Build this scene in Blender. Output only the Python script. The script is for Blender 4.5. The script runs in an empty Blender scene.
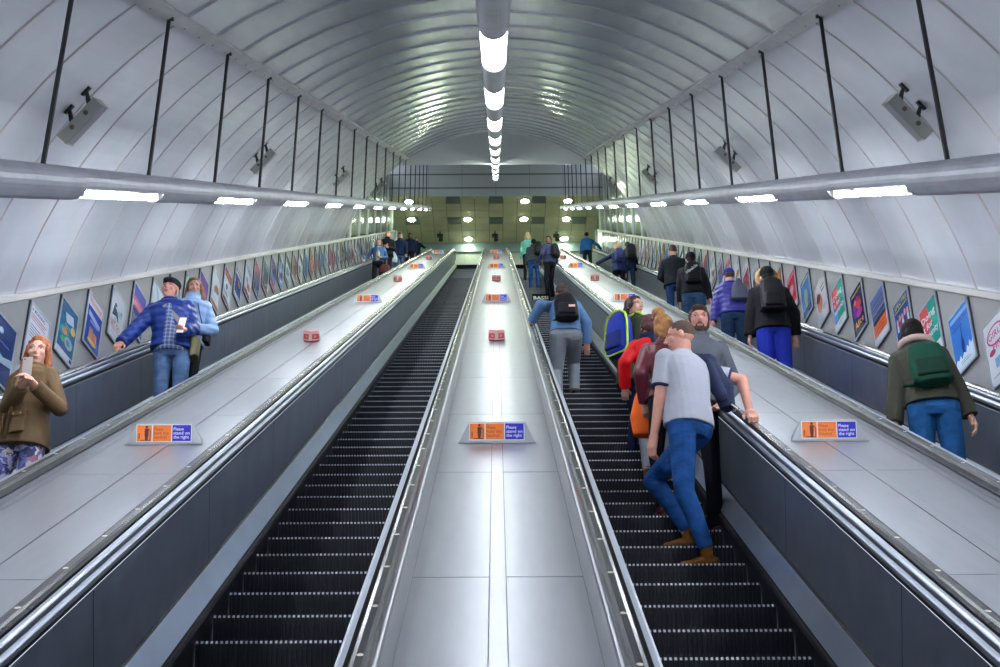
import bpy, bmesh, math, random
from mathutils import Vector, Matrix
random.seed(7)
sc = bpy.context.scene
COL = sc.collection
PI = math.pi
R = math.radians
# ------------------------------------------------------------------ camera, world, exposure
CAM = Vector((0, 0, 1.65))
FPX = 1240.0
PITCH, YAW, ROLL = 24.45, -0.173, -0.36
cd = bpy.data.cameras.new('camera'); cam = bpy.data.objects.new('camera', cd); COL.objects.link(cam)
cd.sensor_width = 36; cd.lens = 36 * FPX / 1000; cd.clip_end = 300
CM = Matrix.Rotation(R(YAW), 4, 'Z') @ Matrix.Rotation(R(90 + PITCH), 4, 'X') @ Matrix.Rotation(R(ROLL), 4, 'Z')
cam.matrix_world = Matrix.Translation(CAM) @ CM
sc.camera = cam
w = bpy.data.worlds.new('world'); sc.world = w; w.use_nodes = True
w.node_tree.nodes['Background'].inputs[0].default_value = (0.62, 0.70, 0.85, 1)
w.node_tree.nodes['Background'].inputs[1].default_value = 0.55
sc.view_settings.view_transform = 'Standard'; sc.view_settings.look = 'None'
sc.view_settings.gamma = 1; sc.view_settings.use_curve_mapping = False
sc.view_settings.exposure = 1.08
sc.cycles.use_denoising = True
sc.cycles.max_bounces = 7; sc.cycles.diffuse_bounces = 4; sc.cycles.glossy_bounces = 4
sc.cycles.sample_clamp_indirect = 6
TUBE_E = 34.0      # fluorescent tubes
# ------------------------------------------------------------------ frame of the incline
C30, S30 = math.cos(R(30)), 0.5
AX = Vector((0, C30, S30)); NX = Vector((0, -S30, C30)); T15 = math.tan(R(15))
def P(x, s, n): return CAM + Vector((x, 0, 0)) + AX * s + NX * n
S_LO, S_HI = 1.4, 51.5
NSTEP = -2.26
PITCHX = 2.22                       # deck to deck
ESC = [-1.5 * PITCHX, -0.5 * PITCHX, 0.5 * PITCHX, 1.5 * PITCHX]
FLOOR_Z = P(0, S_LO + NSTEP * T15, NSTEP).z
TOP = P(0, S_HI + NSTEP * T15, NSTEP)
TOP_Z, TOP_Y = TOP.z, TOP.y
# ------------------------------------------------------------------ materials
MATS = {}
def lin(c): return tuple(((v / 12.92) if v <= 0.04045 else ((v + 0.055) / 1.055) ** 2.4) for v in c)
def hexc(h): return lin(tuple(int(h[i:i + 2], 16) / 255 for i in (0, 2, 4)))
def mat(name, col, rough=0.6, metal=0.0, emit=0, noise=0, nscale=8, bump=0, bscale=20, stretch=None, coat=0, spec=0.5, wave=None, trans=0, alpha=1):
    if name in MATS: return MATS[name]
    if isinstance(col, str): col = hexc(col)
    m = bpy.data.materials.new(name); m.use_nodes = True; MATS[name] = m
    nt = m.node_tree; b = nt.nodes['Principled BSDF']; N = nt.nodes; L = nt.links
    b.inputs['Base Color'].default_value = (*col, 1); b.inputs['Roughness'].default_value = rough
    b.inputs['Metallic'].default_value = metal; b.inputs['Specular IOR Level'].default_value = spec
    b.inputs['Coat Weight'].default_value = coat; b.inputs['Coat Roughness'].default_value = 0.1
    b.inputs['Transmission Weight'].default_value = trans
    if emit:
        b.inputs['Emission Color'].default_value = (*col, 1); b.inputs['Emission Strength'].default_value = emit
    tc = N.new('ShaderNodeTexCoord'); mp = N.new('ShaderNodeMapping'); L.new(tc.outputs['Object'], mp.inputs[0])
    if stretch: mp.inputs['Scale'].default_value = stretch
    if noise:
        n = N.new('ShaderNodeTexNoise'); n.inputs['Scale'].default_value = nscale; n.inputs['Detail'].default_value = 4
        L.new(mp.outputs[0], n.inputs[0])
        mx = N.new('ShaderNodeMixRGB'); mx.blend_type = 'MIX'
        mx.inputs[1].default_value = (*[v * (1 - noise) for v in col], 1); mx.inputs[2].default_value = (*[min(1, v * (1 + noise)) for v in col], 1)
        cr = N.new('ShaderNodeMapRange'); cr.inputs[1].default_value = 0.3; cr.inputs[2].default_value = 0.7
        L.new(n.outputs[0], cr.inputs[0]); L.new(cr.outputs[0], mx.inputs[0]); L.new(mx.outputs[0], b.inputs['Base Color'])
    if bump:
        n2 = N.new('ShaderNodeTexNoise'); n2.inputs['Scale'].default_value = bscale; n2.inputs['Detail'].default_value = 3
        L.new(mp.outputs[0], n2.inputs[0]); bp = N.new('ShaderNodeBump'); bp.inputs['Strength'].default_value = bump
        bp.inputs['Distance'].default_value = 0.02
        if wave:
            wv = N.new('ShaderNodeTexWave'); wv.bands_direction = wave[0]; wv.inputs['Scale'].default_value = wave[1]; wv.inputs['Distortion'].default_value = wave[2]
            L.new(tc.outputs['Object'], wv.inputs[0])
            ad = N.new('ShaderNodeMath'); ad.operation = 'ADD'; L.new(wv.outputs[1], ad.inputs[0]); L.new(n2.outputs[0], ad.inputs[1]); L.new(ad.outputs[0], bp.inputs['Height'])
        else: L.new(n2.outputs[0], bp.inputs['Height'])
        L.new(bp.outputs[0], b.inputs['Normal'])
    return m
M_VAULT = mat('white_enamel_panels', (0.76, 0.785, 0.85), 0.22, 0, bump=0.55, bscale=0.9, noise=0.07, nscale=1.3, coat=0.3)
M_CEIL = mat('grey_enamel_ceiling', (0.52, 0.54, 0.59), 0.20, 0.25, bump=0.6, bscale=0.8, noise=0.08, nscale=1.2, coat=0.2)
M_SEAM = mat('beige_joint_strip', (0.58, 0.55, 0.56), 0.5)
M_SEAMD = mat('dark_joint_strip', (0.32, 0.31, 0.32), 0.5)
M_BEAM = mat('painted_beam', (0.50, 0.49, 0.50), 0.45, noise=0.12, nscale=3)
M_MOULD = mat('cream_moulding', (0.60, 0.58, 0.57), 0.4)
M_RAIL = mat('grey_painted_conduit', (0.36, 0.37, 0.43), 0.38, 0.3, noise=0.12, nscale=5)
M_ROD = mat('black_rod', (0.012, 0.013, 0.016), 0.4)
M_TUBE = mat('fluorescent_tube', (0.90, 0.95, 1.0), 0.5, emit=TUBE_E)
M_TUBEFAR = mat('fluorescent_tube_greenish', (0.90, 1.0, 0.87), 0.5, emit=TUBE_E * 0.8)
M_TUBEC = mat('ceiling_fluorescent_tube', (0.90, 0.95, 1.0), 0.5, emit=TUBE_E * 0.7)
M_REFL = mat('white_reflector', (0.9, 0.9, 0.92), 0.3)
M_DOWN = mat('downlight_glass', (0.84, 1.0, 0.70), 0.5, emit=55)
M_DECK = mat('brushed_steel_deck', (0.31, 0.325, 0.36), 0.30, 0.6, noise=0.05, nscale=3, stretch=(6, 1, 1))
M_DECKGAP = mat('deck_joint', (0.16, 0.16, 0.18), 0.6)
M_PANEL = mat('blue_grey_steel_panel', (0.19, 0.22, 0.285), 0.33, 0.7, noise=0.12, nscale=4)
M_PANELGAP = mat('panel_joint', (0.03, 0.035, 0.05), 0.5)
M_CHROME = mat('polished_steel_trim', (0.42, 0.46, 0.54), 0.34, 0.85)
M_INNER = mat('bright_steel_inner_deck', (0.62, 0.69, 0.80), 0.30, 0.9, noise=0.06, nscale=3)
M_SKIRT = mat('black_skirt', (0.008, 0.009, 0.012), 0.55, spec=0.2)
M_RUB = mat('black_rubber_handrail', (0.035, 0.037, 0.042), 0.22, noise=0.15, nscale=20)
M_STUD = mat('brass_dot', (0.55, 0.50, 0.40), 0.4)
M_STEP = mat('dark_step_metal', (0.006, 0.008, 0.014), 0.5, 0.1, spec=0.3)
M_STEPEDGE = mat('step_edge_highlight', (0.50, 0.52, 0.60), 0.4, 0.4)  # light caught on ridge tops and noses, painted in as a paler grey
M_POSTW = mat('grey_panel_poster_wall', (0.40, 0.40, 0.41), 0.35, 0.4, noise=0.08, nscale=2)
M_FRAME = mat('silver_poster_frame', (0.50, 0.57, 0.64), 0.3, 0.6)
M_FRAMED = mat('dark_frame_side', (0.025, 0.028, 0.04), 0.4)
M_TILE = mat('beige_ceiling_tiles', (0.66, 0.59, 0.38), 0.35, noise=0.12, nscale=1.1)
M_TILEG = mat('tile_grout', (0.24, 0.22, 0.14), 0.6)
M_WTILE = mat('pale_wall_tiles', (0.36, 0.39, 0.37), 0.3, noise=0.05)
M_WHITE = mat('white_paint', (0.85, 0.86, 0.88), 0.3)
M_GREY = mat('grey_paint', (0.30, 0.31, 0.33), 0.5)
M_VENT = mat('grey_vent_tile', (0.20, 0.22, 0.19), 0.5)
M_BAND = mat('blue_grey_band', (0.28, 0.36, 0.40), 0.35, 0.3)
M_GLASS = mat('green_glazed_wall', (0.13, 0.20, 0.17), 0.15, 0.3, noise=0.3, nscale=0.5)
M_FLOORG = mat('grey_terrazzo', (0.20, 0.20, 0.22), 0.4, noise=0.1, nscale=30)
M_LAMPBODY = mat('grey_lamp_casing', (0.36, 0.36, 0.33), 0.45, 0.2)
M_ORANGE = mat('orange_print', (0.95, 0.22, 0.03), 0.4)
M_BLUE = mat('blue_print', (0.025, 0.02, 0.50), 0.4)
M_INK = mat('dark_ink', (0.10, 0.025, 0.02), 0.5)
M_WINK = mat('white_print', (0.85, 0.85, 0.88), 0.4)
M_SIGNB = mat('sign_steel', (0.42, 0.44, 0.48), 0.35, 0.6)
M_RED = mat('red_plastic', (0.62, 0.06, 0.06), 0.35, noise=0.15, nscale=25)
M_PINK = mat('pale_pink_plastic', (0.72, 0.50, 0.52), 0.4)
M_REDD = mat('dark_red_plastic', (0.22, 0.03, 0.02), 0.4)
# ------------------------------------------------------------------ mesh helpers
class MB:
    def __init__(s): s.v = []; s.f = []; s.mi = []; s.mats = []
    def mid(s, m):
        if m not in s.mats: s.mats.append(m)
        return s.mats.index(m)
    def add(s, vs, fs, m):
        o = len(s.v); s.v += [tuple(v) for v in vs]; k = s.mid(m)
        for f in fs: s.f.append(tuple(i + o for i in f)); s.mi.append(k)
    def box(s, c, X, Y, Z, m, tx=1, ty=1):     # half vectors, tapered towards +Z by tx, ty
        c = Vector(c); vs = []
        for k in (-1, 1):
            for (i, j) in ((-1, -1), (1, -1), (1, 1), (-1, 1)):
                a, b = (i * tx, j * ty) if k == 1 else (i, j)
                vs.append(c + X * a + Y * b + Z * k)
        s.add(vs, [(3, 2, 1, 0), (4, 5, 6, 7), (0, 1, 5, 4), (1, 2, 6, 5), (2, 3, 7, 6), (3, 0, 4, 7)], m)
    def quad(s, a, b, c, d, m): s.add([a, b, c, d], [(0, 1, 2, 3)], m)
    def tube(s, pts, r, m, seg=10, caps=True):
        pts = [Vector(p) for p in pts]; rr = r if isinstance(r, (list, tuple)) else [r] * len(pts)
        vs = []; u0 = None
        for i, p in enumerate(pts):
            d = (pts[min(i + 1, len(pts) - 1)] - pts[max(i - 1, 0)]).normalized()
            if u0 is None: u0 = d.orthogonal().normalized()
            u = (u0 - d * u0.dot(d)).normalized(); u0 = u; v = d.cross(u)
            for k in range(seg):
                a = 2 * PI * k / seg; vs.append(p + (u * math.cos(a) + v * math.sin(a)) * rr[i])
        fs = []
        for i in range(len(pts) - 1):
            for k in range(seg): fs.append((i * seg + k, i * seg + (k + 1) % seg, (i + 1) * seg + (k + 1) % seg, (i + 1) * seg + k))
        if caps: fs += [tuple(range(seg))[::-1], tuple((len(pts) - 1) * seg + k for k in range(seg))]
        s.add(vs, fs, m)
    def build(s, name, parent=None, smooth=False, origin=None):
        me = bpy.data.meshes.new(name)
        vs = s.v if origin is None else [(v[0] - origin[0], v[1] - origin[1], v[2] - origin[2]) for v in s.v]
        me.from_pydata(vs, [], s.f)
        for m in s.mats: me.materials.append(m)
        me.polygons.foreach_set('material_index', s.mi)
        bm = bmesh.new(); bm.from_mesh(me); bmesh.ops.recalc_face_normals(bm, faces=bm.faces); bm.to_mesh(me); bm.free()
        if smooth: me.polygons.foreach_set('use_smooth', [True] * len(me.polygons))
        return link(name, me, parent, origin)
def link(name, me, parent=None, loc=None):
    o = bpy.data.objects.new(name, me); COL.objects.link(o)
    if parent: o.parent = parent
    if loc is not None: o.location = loc
    return o
def tag(o, label=None, cat=None, group=None, kind=None):
    if label: o['label'] = label
    if cat: o['category'] = cat
    if group: o['group'] = group
    if kind: o['kind'] = kind
    return o
def empty(name, loc=(0, 0, 0), rz=0, **k):
    o = bpy.data.objects.new(name, None); COL.objects.link(o); o.location = loc; o.rotation_euler = (0, 0, rz); o.empty_display_size = 0.1
    return tag(o, **k)
def struct(o): o['kind'] = 'structure'; return o
def smooth_sweep(o, ang=40):
    me = o.data; me.polygons.foreach_set('use_smooth', [True] * len(me.polygons))
    me.set_sharp_from_angle(angle=R(ang))
    return o
def dupl(root, loc=None, rot=None, **k):
    r = root.copy(); COL.objects.link(r)
    if loc is not None: r.location = loc
    for ch in list(root.children):
        c = ch.copy(); COL.objects.link(c); c.parent = r
        for g in list(ch.children):
            d = g.copy(); COL.objects.link(d); d.parent = c
    return tag(r, **k)
def stations(lo=0.9, hi=1.2):
    """stations of the escalator path: origin and mitred normal, with flat ends below and above"""
    a, b = P(0, S_LO, 0), P(0, S_HI, 0); M = NX + AX * T15; Z = Vector((0, 0, 1)); e = Vector((0, 1, 0))
    return [(a - e * lo, Z), (a, M), (b, M), (b + e * hi, Z)]
def sweep(mb, prof, m, st=None, mats=None):
    """open profile [(x,n)] swept along stations"""
    st = st or stations(); k = len(prof); vs = []
    for (o, nn) in st:
        for (x, n) in prof: vs.append(o + Vector((x, 0, 0)) + nn * n + (nn * 0))
    # flat ends use the same heights because the mitre keeps them
    for i in range(len(st) - 1):
        for j in range(k - 1):
            a = i * k + j; mb.add([vs[a], vs[a + 1], vs[a + k + 1], vs[a + k]], [(0, 1, 2, 3)], (mats[j] if mats else m))
def line_st(s0, s1): return [(P(0, s0, 0), NX), (P(0, s1, 0), NX)]
# text
TXT = {}
def text_geo(body, size):
    key = (body, size)
    if key not in TXT:
        c = bpy.data.curves.new('t', 'FONT'); c.body = body; c.size = size; c.resolution_u = 2; c.offset = size * 0.012
        o = bpy.data.objects.new('t', c); COL.objects.link(o)
        dg = bpy.context.evaluated_depsgraph_get(); me = o.evaluated_get(dg).to_mesh()
        TXT[key] = ([v.co.copy() for v in me.vertices], [tuple(p.vertices) for p in me.polygons])
        o.evaluated_get(dg).to_mesh_clear(); bpy.data.objects.remove(o); bpy.data.curves.remove(c)
    return TXT[key]
def put_text(mb, body, size, x, y, z, m, M=None, width=None, rot=0, bold=0):
    vs, fs = text_geo(body, size)
    if not vs: return
    x0 = min(v.x for v in vs); x1 = max(v.x for v in vs); sx = 1 if width is None else width / (x1 - x0)
    c, s_ = math.cos(rot), math.sin(rot); out = []
    for v in vs:
        px, py = (v.x - x0) * sx, v.y; out.append(Vector((x + px * c - py * s_, y + px * s_ + py * c, z)))
    if M is not None: out = [M @ p for p in out]
    mb.add(out, fs, m)
def proj(p):
    q = CM.inverted() @ (Vector(p) - CAM); return (500 + FPX * q.x / -q.z, 333.5 - FPX * q.y / -q.z)
def ray(px, py): return (CM.to_3x3() @ Vector(((px - 500) / FPX, -(py - 333.5) / FPX, -1))).normalized()

# ================================================================== THE SETTING
RV, CV = 4.7, -2.4                      # vault radius and centre height (n)
def vault(x): return CV + math.sqrt(RV * RV - x * x)
XB = 2.53                               # corner beams
S_END = 36.0
NM = -0.72                              # top of poster moulding
XM = math.sqrt(RV * RV - (NM - CV) ** 2)
def arc(a0, a1, k, r=RV):
    return [(r * math.sin(a0 + (a1 - a0) * i / k), CV + r * math.cos(a0 + (a1 - a0) * i / k)) for i in range(k + 1)]
aB = math.asin(XB / RV); aM = math.atan2(XM, NM - CV)
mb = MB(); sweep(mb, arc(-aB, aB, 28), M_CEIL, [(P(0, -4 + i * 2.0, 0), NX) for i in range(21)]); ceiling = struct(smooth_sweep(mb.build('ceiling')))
for side, nm in ((-1, 'wall_left'), (1, 'wall_right')):
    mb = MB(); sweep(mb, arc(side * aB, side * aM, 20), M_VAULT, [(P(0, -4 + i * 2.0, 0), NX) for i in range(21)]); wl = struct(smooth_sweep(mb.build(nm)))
    mb = MB(); k = 0
    s = 5.97 - 9 * 1.0625
    while s < S_END - 0.2:
        st = [(P(0, s - 0.018, 0), NX), (P(0, s - 0.012, 0), NX), (P(0, s + 0.012, 0), NX), (P(0, s + 0.018, 0), NX)]
        for i in range(3):
            pr = [arc(side * aB, side * aM, 24, RV - (0, 0.012, 0.012, 0)[j]) for j in (i, i + 1)]
            for q in range(24):
                a, b = pr[0][q], pr[0][q + 1]; c, d = pr[1][q + 1], pr[1][q]
                o0, o1 = st[i][0], st[i + 1][0]
                mb.quad(o0 + Vector((a[0], 0, 0)) + NX * a[1], o0 + Vector((b[0], 0, 0)) + NX * b[1], o1 + Vector((c[0], 0, 0)) + NX * c[1], o1 + Vector((d[0], 0, 0)) + NX * d[1], M_SEAM)
        s += 1.0625
    mb.build('joint_strip', wl)
mb = MB(); s = 5.97 - 9 * 1.0625
while s < S_END - 0.2:
    for (sa, ra, sb, rb, mm) in ((-0.03, 0, -0.006, 0.02, M_CEIL), (-0.006, 0.02, 0.006, 0.02, M_SEAMD), (0.006, 0.02, 0.03, 0, M_CEIL)):
        A_ = arc(-aB, aB, 28, RV - ra); B_ = arc(-aB, aB, 28, RV - rb)
        for q in range(28):
            mb.quad(P(A_[q][0], s + sa, A_[q][1]), P(A_[q + 1][0], s + sa, A_[q + 1][1]), P(B_[q + 1][0], s + sb, B_[q + 1][1]), P(B_[q][0], s + sb, B_[q][1]), mm)
    s += 1.0625
mb.build('joint_strip', ceiling)
for i, side in enumerate((-1, 1)):
    mb = MB(); n0 = vault(XB)
    ta = Vector((math.cos(aB), 0, 0)) * side - NX * math.sin(aB); no = Vector((-math.sin(aB) * side, 0, 0)) - NX * math.cos(aB)
    c0 = P(side * XB, -4, n0) ; L = (S_END + 4) / 2
    mb.box(P(side * XB, -4 + L, n0) + no * 0.02, ta * 0.055, no * 0.025, AX * L, M_BEAM)
    s = 0.3
    while s < S_END:                                                    # bolt heads along the beam
        mb.box(P(side * XB, s, n0) + no * 0.048 + ta * 0.03, ta * 0.006, AX * 0.006, no * 0.004, M_SEAMD); s += 0.5
    tr = struct(mb.build('trim_%d' % (i + 1)))
    mb = MB(); L = (54 + 4) / 2
    sweep(mb, [(side * (XM - 0.01), NM + 0.01), (side * (XM - 0.045), NM), (side * (XM - 0.05), NM - 0.05), (side * (XM - 0.02), NM - 0.065)], M_MOULD, line_st(-4, 53.5))
    struct(mb.build('trim_%d' % (i + 3)))
# lunette + soffit beam at the end of the vault
mb = MB(); A_ = arc(-aB, aB, 28); nb = vault(XB) - 0.04
for q in range(28):
    a, b = A_[q], A_[q + 1]
    mb.quad(P(a[0], S_END, a[1]), P(b[0], S_END, b[1]), P(b[0], S_END, nb), P(a[0], S_END, nb), M_WHITE)
struct(mb.build('wall_lunette'))
mb = MB(); mb.box(P(0, S_END, nb - 0.06), Vector((3.0, 0, 0)), NX * 0.075, AX * 0.05, M_WHITE)
struct(mb.build('trim_5'))
# upper hall
YB, YF, ZC = 47.35, 51.7, 29.85
XU = 4.65
def wall_x(name, x, pts, m):
    mb = MB(); mb.add([Vector((x, y, z)) for (y, z) in pts], [tuple(range(len(pts)))], m); return struct(mb.build(name))
roof0 = P(0, S_END, nb - 0.02); roof_z = roof0.z + (YB - roof0.y) * math.tan(R(34.5))
mb = MB()
mb.quad((-5.2, roof0.y, roof0.z), (5.2, roof0.y, roof0.z), (5.2, YB, roof_z), (-5.2, YB, roof_z), M_WHITE)
struct(mb.build('ceiling_over_top_landing'))
mb = MB(); mb.box((0, YB + 0.1, (ZC + roof_z) / 2), Vector((5.2, 0, 0)), Vector((0, 0.1, 0)), Vector((0, 0, (roof_z - ZC) / 2)), M_WHITE)
for zz in (ZC + 0.42, ZC + 1.12, ZC + 1.75): mb.box((0, YB - 0.01, zz), Vector((5.2, 0, 0)), Vector((0, 0.012, 0)), Vector((0, 0, 0.03)), M_SEAMD)
for xx in (-3, -1.5, 0, 1.5, 3): mb.box((xx, YB - 0.005, (ZC + roof_z) / 2), Vector((0.012, 0, 0)), Vector((0, 0.008, 0)), Vector((0, 0, (roof_z - ZC) / 2)), M_SEAM)
struct(mb.build('wall_above_landing'))
# beige tiled ceiling of the hall
mb = MB(); tw = 0.635; td = 0.62
mb.quad((-6, YB, ZC + 0.02), (6, YB, ZC + 0.02), (6, YF + 0.2, ZC + 0.02), (-6, YF + 0.2, ZC + 0.02), M_TILEG)
VENTS = [(-1.93, 47.75), (0.02, 47.75), (1.95, 47.75), (-1.93, 49.6), (0.02, 49.6), (1.95, 49.6), (3.75, 49.6), (-3.8, 49.6)]
y = YB
while y < YF:
    for i in range(-8, 9):
        xc = i * tw; y1 = min(y + td, YF)
        mb.box((xc, (y + y1) / 2, ZC + 0.005), Vector((tw / 2 - 0.012, 0, 0)), Vector((0, (y1 - y) / 2 - 0.012, 0)), Vector((0, 0, 0.01)), M_TILE)
    y += td
hallc = struct(mb.build('ceiling_hall'))
for j, (vx, vy) in enumerate(VENTS):
    vx = round(vx / tw) * tw; vy = YB + (int((vy - YB) / td) + 0.5) * td
    mb = MB(); mb.box((0, 0, 0), Vector((tw / 2 - 0.015, 0, 0)), Vector((0, td / 2 - 0.015, 0)), Vector((0, 0, 0.02)), M_VENT)
    for q in range(7): mb.box((0, -0.24 + q * 0.08, -0.025), Vector((tw / 2 - 0.04, 0, 0)), Vector((0, 0.012, 0)), Vector((0, 0, 0.008)), M_GREY)
    o = mb.build('ceiling_vent'); o.location = (vx, vy, ZC - 0.012)
    tag(o, 'grey slatted vent tile set in the beige ceiling of the upper hall', 'vent', 'vents in the beige hall ceiling')
mb = MB()
mb.box((0, YF + 0.1, (TOP_Z + ZC) / 2), Vector((6, 0, 0)), Vector((0, 0.1, 0)), Vector((0, 0, (ZC - TOP_Z) / 2)), M_TILEG)
mb.box((0, YF - 0.05, ZC - 0.25), Vector((6, 0, 0)), Vector((0, 0.06, 0)), Vector((0, 0, 0.25)), M_BAND)
for i in range(-6, 7):
    for j in range(5):
        mb.box((i * 0.92 - 0.1, YF - 0.01, TOP_Z + 0.42 + j * 0.86), Vector((0.452, 0, 0)), Vector((0, 0.012, 0)), Vector((0, 0, 0.422)), M_WTILE)
struct(mb.build('wall_back'))
for side, nm in ((-1, 'wall_left_hall'), (1, 'wall_right_hall')):
    mb = MB(); a = P(0, S_END, NM - 0.1); b = P(0, 53, NM - 0.1); x = side * XU
    mb.add([Vector((x, a.y - 0.5, a.z - 0.3)), Vector((x, TOP_Y + 0.5, TOP_Z + 0.2)), Vector((x, YF, TOP_Z)), Vector((x, YF, ZC + 3)), Vector((x, a.y - 0.5, roof0.z + 3))], [(0, 1, 2, 3, 4)], M_GLASS)
    yy = a.y + 0.5
    while yy < YF:                                                      # posts of the glazed side
        z0 = a.z + (min(yy, TOP_Y) - a.y) * 0.577 - 0.1
        mb.box((x - side * 0.03, yy, z0 + 2), Vector((0.03, 0, 0)), Vector((0, 0.06, 0)), Vector((0, 0, 2)), M_WHITE); yy += 2.3
    z0 = a.z + 1.5
    struct(mb.build(nm))
# floors
mb = MB(); mb.quad((-6, -8, FLOOR_Z), (6, -8, FLOOR_Z), (6, 1.75, FLOOR_Z), (-6, 1.75, FLOOR_Z), M_FLOORG); struct(mb.build('floor'))
mb = MB(); mb.quad((-6, TOP_Y + 0.35, TOP_Z), (6, TOP_Y + 0.35, TOP_Z), (6, YF, TOP_Z), (-6, YF, TOP_Z), M_FLOORG); struct(mb.build('floor_upper'))
# poster walls
XW0, NW0, XW1, NW1 = 4.375, -1.64, 4.375, NM - 0.05
for side, nm in ((-1, 'wall_left_posters'), (1, 'wall_right_posters')):
    mb = MB(); sweep(mb, [(side * XW0, NW0), (side * XW1, NW1)], M_POSTW, line_st(-4, 53.5))
    sweep(mb, [(side * 4.06, -1.50), (side * 4.09, -1.49), (side * 4.375, -1.63)], M_PANEL, line_st(1.4, 53))
    s = 12.1 if side < 0 else 11.9
    s -= 10 * 0.85
    Wv = Vector((side * (XW1 - XW0), 0, 0)) + NX * (NW1 - NW0); inn = Vector((-side * 0.9, 0, 0)) + NX * 0.43
    struct(mb.build(nm))
# ================================================================== ESCALATORS
def step_mesh():
    mb = MB(); nr = 38; wd = 1.0; run, rise = 0.425 * C30, 0.2125
    # path (y,z) from the foot of the riser up over the nose and back along the tread
    path = [(0.035, -rise - 0.02), (0.022, -rise * 0.6), (0.006, -rise * 0.25), (0.0, -0.016), (0.004, -0.002), (0.012, 0.0), (0.05, 0.0), (run + 0.03, 0.0)]
    nrm = [(-1, 0.1), (-1, 0.1), (-1, 0.05), (-1, 0.1), (-0.6, 0.7), (0, 1), (0, 1), (0, 1)]
    d = 0.008; xs = []
    for i in range(nr):
        x0 = -wd / 2 + wd * i / nr; q = wd / nr
        xs += [(x0, 0), (x0 + q * 0.5, 0), (x0 + q * 0.5, -d), (x0 + q, -d)]
    K = len(xs)
    for j in range(len(path) - 1):
        for i in range(K - 1):
            def pt(ii, jj): return Vector((xs[ii][0], path[jj][0] + nrm[jj][0] * xs[ii][1], path[jj][1] + nrm[jj][1] * xs[ii][1]))
            top = xs[i][1] == 0 and xs[i + 1][1] == 0
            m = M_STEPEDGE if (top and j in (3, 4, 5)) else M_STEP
            mb.quad(pt(i, j), pt(i + 1, j), pt(i + 1, j + 1), pt(i, j + 1), m)
    o = mb.build('step'); me = o.data; bpy.data.objects.remove(o); return me
STEPM = step_mesh()
SPH = {0: 6.137, 1: 6.42, 2: 6.137, 3: 6.30}
def phase(i): return SPH[i] % 0.425 + 0.425 * 3
def step_list(i):
    s = phase(i); out = []
    while s < S_HI + NSTEP * T15 - 0.1: out.append(s); s += 0.425
    return out
PROF_OUT = [(0.5, -2.42), (0.505, -2.21), (0.53, -2.195)]
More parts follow.
